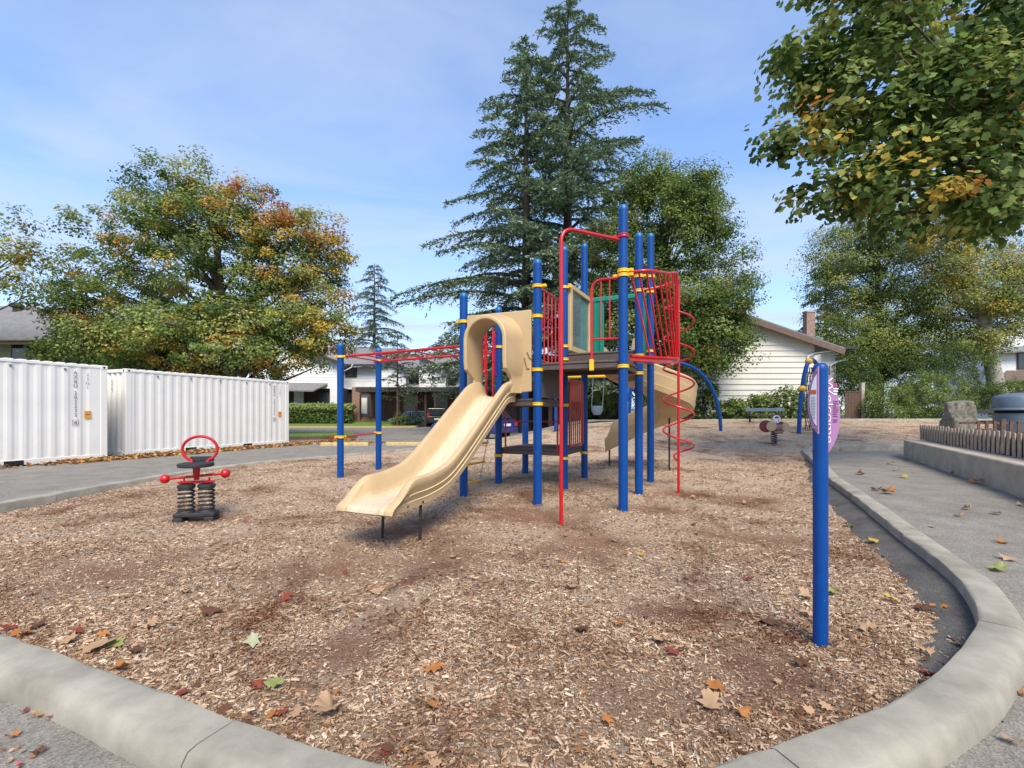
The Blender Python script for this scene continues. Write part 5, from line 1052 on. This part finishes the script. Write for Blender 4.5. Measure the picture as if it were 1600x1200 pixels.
# ------------------------------------------------------------------ shrubs and hedges
DK = [G['dk'], G['md'], (.055, .09, .03)]; MDC = [G['md'], G['lt'], (.12, .18, .05)]; LT = [G['lt'], G['md'], (.10, .16, .04)]
def sh(px, py, rx, rz, Y, cols, label, ncl=120, per=26, size=.11, sig=.10, group=None, name='shrub', ry=.8):
    if size == .11: size, per, ncl = .075, int(per * 2.0), int(ncl * 1.15)
    zb_ = float(rise(X_(px, Y), min(Y, 24))); l = [(X_(px, Y), Y, Z_(py, Y), rx * Y / F, rx * Y / F * ry, rz * Y / F)]; return shrub(name, label, (X_(px, Y), Y, zb_), l, ncl, per, sig, size, cols, group)
sh(1383, 632, 40, 34, 22.9, MDC, 'clipped rounded green shrub next to the brown gate', 170)
sh(1455, 626, 52, 42, 23.2, MDC, 'largest clipped rounded green shrub, behind the boulder', 230)
sh(1335, 590, 34, 44, 25.2, DK, 'dark shrub rising behind the brown gate', 140)
sh(1480, 600, 70, 62, 25.5, DK, 'broad dark evergreen shrub left of the leaning trunk', 260, per=30)
sh(1420, 585, 75, 55, 27, DK, 'dark shrub behind the two clipped shrubs', 200)
sh(1575, 622, 60, 30, 25, LT, 'light green hedge behind the blue bin', 200)
for k, (px, py, rx, rz, lab) in enumerate(((1098, 628, 28, 42, 'dark shrub by the wall right of the winding slide'), (1150, 645, 30, 20, 'low leafy shrub left of the open-backed bench'), (1190, 640, 30, 24, 'low leafy shrub behind the open-backed bench'), (1232, 636, 26, 30, 'leafy shrub between bench and net climber'), (1285, 640, 26, 26, 'leafy shrub behind the Welcome sign'))): sh(px, py, rx, rz, 22.6, LT if k else DK, lab, 110, 22, .14, .10)
sh(1030, 640, 40, 24, 23, DK, 'dark shrub behind the winding slide', 110); sh(945, 628, 26, 22, 26.2, MDC, 'bright shrub behind the bucket swing', 90); sh(905, 640, 30, 18, 26.4, DK, 'low dark shrub beside the bucket swing', 90)
pf_ = thing('pink_flower', tuple(P(1068, 644, 21.9)), 'pink blossom beside the spiral climber pole', 'flower'); mb = MB(); pc = P(1068, 644, 21.9)
for k in range(9): mb.sphere(pc + rng.normal(size=3) * [.09, .04, .06], .07, 8)
mb.build('petals', M['pink'], pf_); MB().tube([pc, pc + np.array([.05, .3, -.5])], .015, 5).build('stem', M['bark'], pf_)
# hedge across the road
hz_ = thing('hedge', (X_(500, 44.6), 44.6, .1), 'long green laurel hedge in front of the nearest white townhouse', 'hedge'); n = 9000
hx = rng.uniform(X_(420, 44.6), X_(553, 44.6), n); face_ = rng.random(n); hzz = np.where(face_ < .6, rng.uniform(.35, 1.9, n), 1.9 + rng.normal(size=n) * .12); hy = np.where(face_ < .6, 44.0 + rng.normal(size=n) * .10, rng.uniform(44, 45.4, n))
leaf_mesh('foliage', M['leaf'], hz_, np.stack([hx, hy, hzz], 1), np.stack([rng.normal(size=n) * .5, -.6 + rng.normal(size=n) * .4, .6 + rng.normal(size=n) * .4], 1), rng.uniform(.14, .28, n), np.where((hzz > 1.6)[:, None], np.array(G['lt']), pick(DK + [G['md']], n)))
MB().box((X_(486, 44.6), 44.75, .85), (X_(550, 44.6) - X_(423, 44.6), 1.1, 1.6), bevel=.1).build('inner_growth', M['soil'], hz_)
sh(624, 657, 12, 11, 42.4, LT, 'small round light green bush below the open pine', 50, 20, .16); sh(648, 657, 13, 10, 42.6, [(.05, .09, .08), (.07, .11, .09)], 'small blue-green bush beside the black vehicle', 50, 20, .16)
sh(420, 590, 22, 38, 33, DK, 'dark cypress between maple and white townhouse', 120, 26, .18, .16, ry=1)
sh(130, 560, 70, 34, 25, [G['dk'], G['md'], G['yg']], 'dark undergrowth behind the left container', 160, 26, .18, .18); sh(260, 570, 80, 25, 25.5, [G['dk'], G['ol'], G['md']], 'low undergrowth under the autumn maple', 160, 26, .18, .18)

# ------------------------------------------------------------------ fallen leaves
LC = dict(o=(.40, .17, .055), r=(.24, .055, .04), b=(.13, .062, .038), t=(.42, .275, .16), y=(.44, .30, .07), g=(.27, .29, .10), p=(.38, .38, .24))
LN = dict(o='orange', r='red', b='dark brown', t='tan', y='yellow', g='green', p='pale green')
SEEN = {}
def fallen(px, py, s_, c, where):
    if where == 'chips': zf = lambda x, y: float(chip_z(np.array(x), np.array(y))) + .016
    elif where == 'path': zf = lambda x, y: float(pz(np.array(x), np.array(y))) + .008
    Y = F * CAMH / (py - HOR)
    for _ in range(6): Y = F * (CAMH - zf(X_(px, Y), Y)) / (py - HOR)
    x = X_(px, Y); z = zf(x, Y); T = MAP[0]; yaw = rng.uniform(0, 6.28); cu = rng.uniform(-.4, 1.1); tilt = rng.normal(size=2) * .16; size = .86 * s_ * Y / F
    xy = T[:, :2] * size; cz = cu * (T[:, 0] ** 2) * size + rng.normal(size=len(T)) * .07 * size + .1 * size; X2 = xy[:, 0] * math.cos(yaw) - xy[:, 1] * math.sin(yaw); Y2 = xy[:, 0] * math.sin(yaw) + xy[:, 1] * math.cos(yaw)
    cz = cz + X2 * tilt[0] + Y2 * tilt[1]; v = np.stack([X2, Y2, cz], 1); v[:, 2] -= v[:, 2].min() * .8
    ctr_ = v.mean(0) * [1, 1, .6]; vv = np.vstack([v, ctr_]); f_ = [(i, (i + 1) % 16, 16) for i in range(16)]
    col = np.array(LC[c])[None] * rng.uniform(.8, 1.15, (17, 1))
    o = fast_mesh('fallen_leaf', vv, f_, M['litter'], col=col); o.location = (x, Y, z); wn_ = 'wood chips' if where == 'chips' else 'asphalt'
    sz = 'big ' if s_ * Y / F > .125 else 'small ' if s_ * Y / F < .075 else ''
    if where == 'chips': rg_ = 'by the left front kerb' if px < 260 else 'in the left foreground' if px < 560 else 'in the middle foreground' if px < 1020 and py > 900 else 'below the play structure' if px < 1060 else 'just left of the Welcome post' if px < 1275 and py > 880 else 'beyond the Welcome post' if py < 880 else 'right of the Welcome post'
    else: rg_ = 'at the outer foot of the front left kerb' if px < 400 else 'near the far end of the path' if py < 730 else 'in the middle of the path' if py < 790 else 'on the near part of the path'
    lb = f'{sz}{LN[c]} fallen leaf on {wn_} {rg_}'; SEEN.setdefault(lb, []).append((px, o))
    tag(o, lb, 'leaf', f'fallen leaves on the {wn_}')
for (px, py, s_, c) in ((445, 937, 26, 'r'), (330, 958, 38, 'b'), (155, 1012, 58, 't'), (180, 1007, 34, 'g'), (236, 978, 30, 't'), (160, 993, 22, 'o'), (190, 1046, 36, 'o'), (120, 990, 26, 'r'), (60, 978, 28, 'b'), (15, 982, 30, 'r'), (40, 992, 24, 'o'), (105, 1003, 30, 't'), (212, 1018, 26, 'b'), (395, 1005, 34, 'p'), (430, 1072, 40, 'g'), (402, 1072, 22, 'r'), (425, 1118, 26, 'o'), (440, 1114, 26, 'r'), (515, 1117, 66, 't'), (677, 1047, 36, 'o'), (676, 1103, 30, 'o'), (895, 918, 30, 't'), (910, 984, 36, 'b'), (966, 976, 24, 'o'), (1032, 1004, 32, 't'), (1052, 1019, 28, 'r'), (1203, 974, 40, 'b'), (1110, 1100, 52, 't'), (1117, 1074, 36, 'o'), (1161, 1115, 30, 'o'), (948, 1127, 30, 'o'),
                        (1440, 952, 34, 'b'), (1466, 950, 30, 'o'), (1392, 938, 26, 'y'), (1260, 932, 30, 't'), (1262, 961, 26, 't'), (1355, 985, 34, 't'), (1300, 926, 26, 'g'), (1326, 822, 24, 'g'), (1363, 848, 24, 'y'), (1447, 1020, 28, 't'), (1450, 1054, 26, 'r'), (1254, 1037, 34, 'b'), (878, 877, 18, 'o'), (1001, 867, 16, 'y'), (1090, 834, 16, 't'), (1298, 765, 14, 'b'), (1168, 905, 20, 'r'), (590, 925, 30, 't'), (710, 870, 20, 't'), (290, 925, 22, 't'), (1208, 742, 12, 'y'), (1238, 750, 12, 'y'), (1082, 778, 14, 't'), (1065, 768, 12, 'b'), (1165, 787, 14, 't')): fallen(px, py, s_, c, 'chips')
for (px, py, s_, c) in ((1344, 741, 18, 'b'), (1388, 771, 26, 'o'), (1370, 766, 18, 'b'), (1412, 746, 14, 'y'), (1392, 725, 12, 'y'), (1415, 721, 10, 'b'), (1525, 755, 20, 'o'), (1566, 847, 24, 'o'), (1560, 891, 34, 'g'), (1512, 796, 20, 't'), (1498, 806, 16, 't'), (1556, 803, 18, 't'), (1575, 874, 28, 't'), (1457, 823, 14, 't'), (1310, 705, 14, 'y'), (1328, 704, 12, 'y'), (1383, 703, 12, 'y'), (1597, 790, 16, 't'), (1592, 1083, 28, 'o'), (1490, 740, 10, 'r'), (1400, 735, 12, 't'), (62, 1117, 26, 't'), (82, 1121, 24, 'o'), (50, 1096, 14, 'r'), (28, 1093, 12, 'r'), (8, 1075, 14, 'r'), (38, 1112, 14, 'r'), (20, 1150, 24, 'o'), (1580, 1160, 30, 't'), (60, 1175, 26, 'b')): fallen(px, py, s_, c, 'path')
for lb, lst in SEEN.items():
    if len(lst) > 1:
        lst.sort(key=lambda q: q[0])
        for k, (px, o) in enumerate(lst): o['label'] = (('leftmost ' if k == 0 else 'rightmost ' if k == len(lst) - 1 else ('second ', 'third ', 'fourth ', 'fifth ')[k - 1]) + lb)
# drift of leaves along the containers
n = 5200; t_ = rng.beta(1.2, 1.2, n) * 13.5 - 3.5; off_ = np.abs(rng.normal(size=n)) * .28 - .12 + .25 * rng.random(n); pp = np.array([-11.2, 13.2, 0]) + CA * t_[:, None] - CB * off_[:, None]; pp[:, 2] = .02 + rng.random(n) * .07 * np.exp(-off_ * 3)
k = (t_ > -1.2) | (rng.random(n) < .12); pp = pp[k]; n = len(pp); extra = np.stack([rng.uniform(-9.5, -5.5, 700), rng.uniform(19.3, 20.6, 700), np.full(700, .02)], 1); pp = np.vstack([pp, extra]); n = len(pp)
o = leaf_mesh('leaf_litter', M['litter'], None, pp, rng.normal(size=(n, 3)) * .4 + [0, 0, 1], rng.uniform(.08, .16, n), pick([LC['o'], LC['t'], LC['b'], LC['y'], (.42, .22, .10)], n)); tag(o, 'drift of brown and orange leaves along the foot of the containers', 'leaf litter', kind='stuff')
# small leaves gathered against the inner side of the kerb
q_ = rng.choice(np.arange(len(KP))[(KP[:, 1] < 9)], 100); dd = np.abs(rng.normal(size=100)) * .16 + .04; lx = KP[q_, 0] - kn[q_, 0] * dd; ly = KP[q_, 1] - kn[q_, 1] * dd; lx = np.concatenate([lx, rng.uniform(-4.5, 4.5, 60)]); ly = np.concatenate([ly, rng.uniform(2.6, 9, 60)])
n = len(lx); o = leaf_mesh('leaf_litter', M['litter'], None, np.stack([lx, ly, chip_z(lx, ly) + .022], 1), rng.normal(size=(n, 3)) * .28 + [0, 0, 1], rng.uniform(.025, .07, n), pick([LC['o'], LC['t'], LC['b'], LC['t'], LC['b'], LC['r']], n), MAP); tag(o, 'small dry leaves and bits gathered along the inside of the kerb', 'leaf litter', kind='stuff')
# small debris at the foot of the front kerb
n = 260; s_ = rng.uniform(0, 1, n); kx = -3.4 + s_ * 3.0; ky = 2.78 - (kx + 3.2) * .41 - .40 - np.abs(rng.normal(size=n)) * .10
o = leaf_mesh('leaf_litter', M['litter'], None, np.stack([kx, ky, pz(kx, ky) + .012], 1), rng.normal(size=(n, 3)) * .3 + [0, 0, 1], rng.uniform(.012, .035, n), pick([LC['r'], LC['o'], LC['t'], (.55, .12, .14)], n)); tag(o, 'small red and tan leaf crumbs along the front kerb', 'leaf litter', kind='stuff')
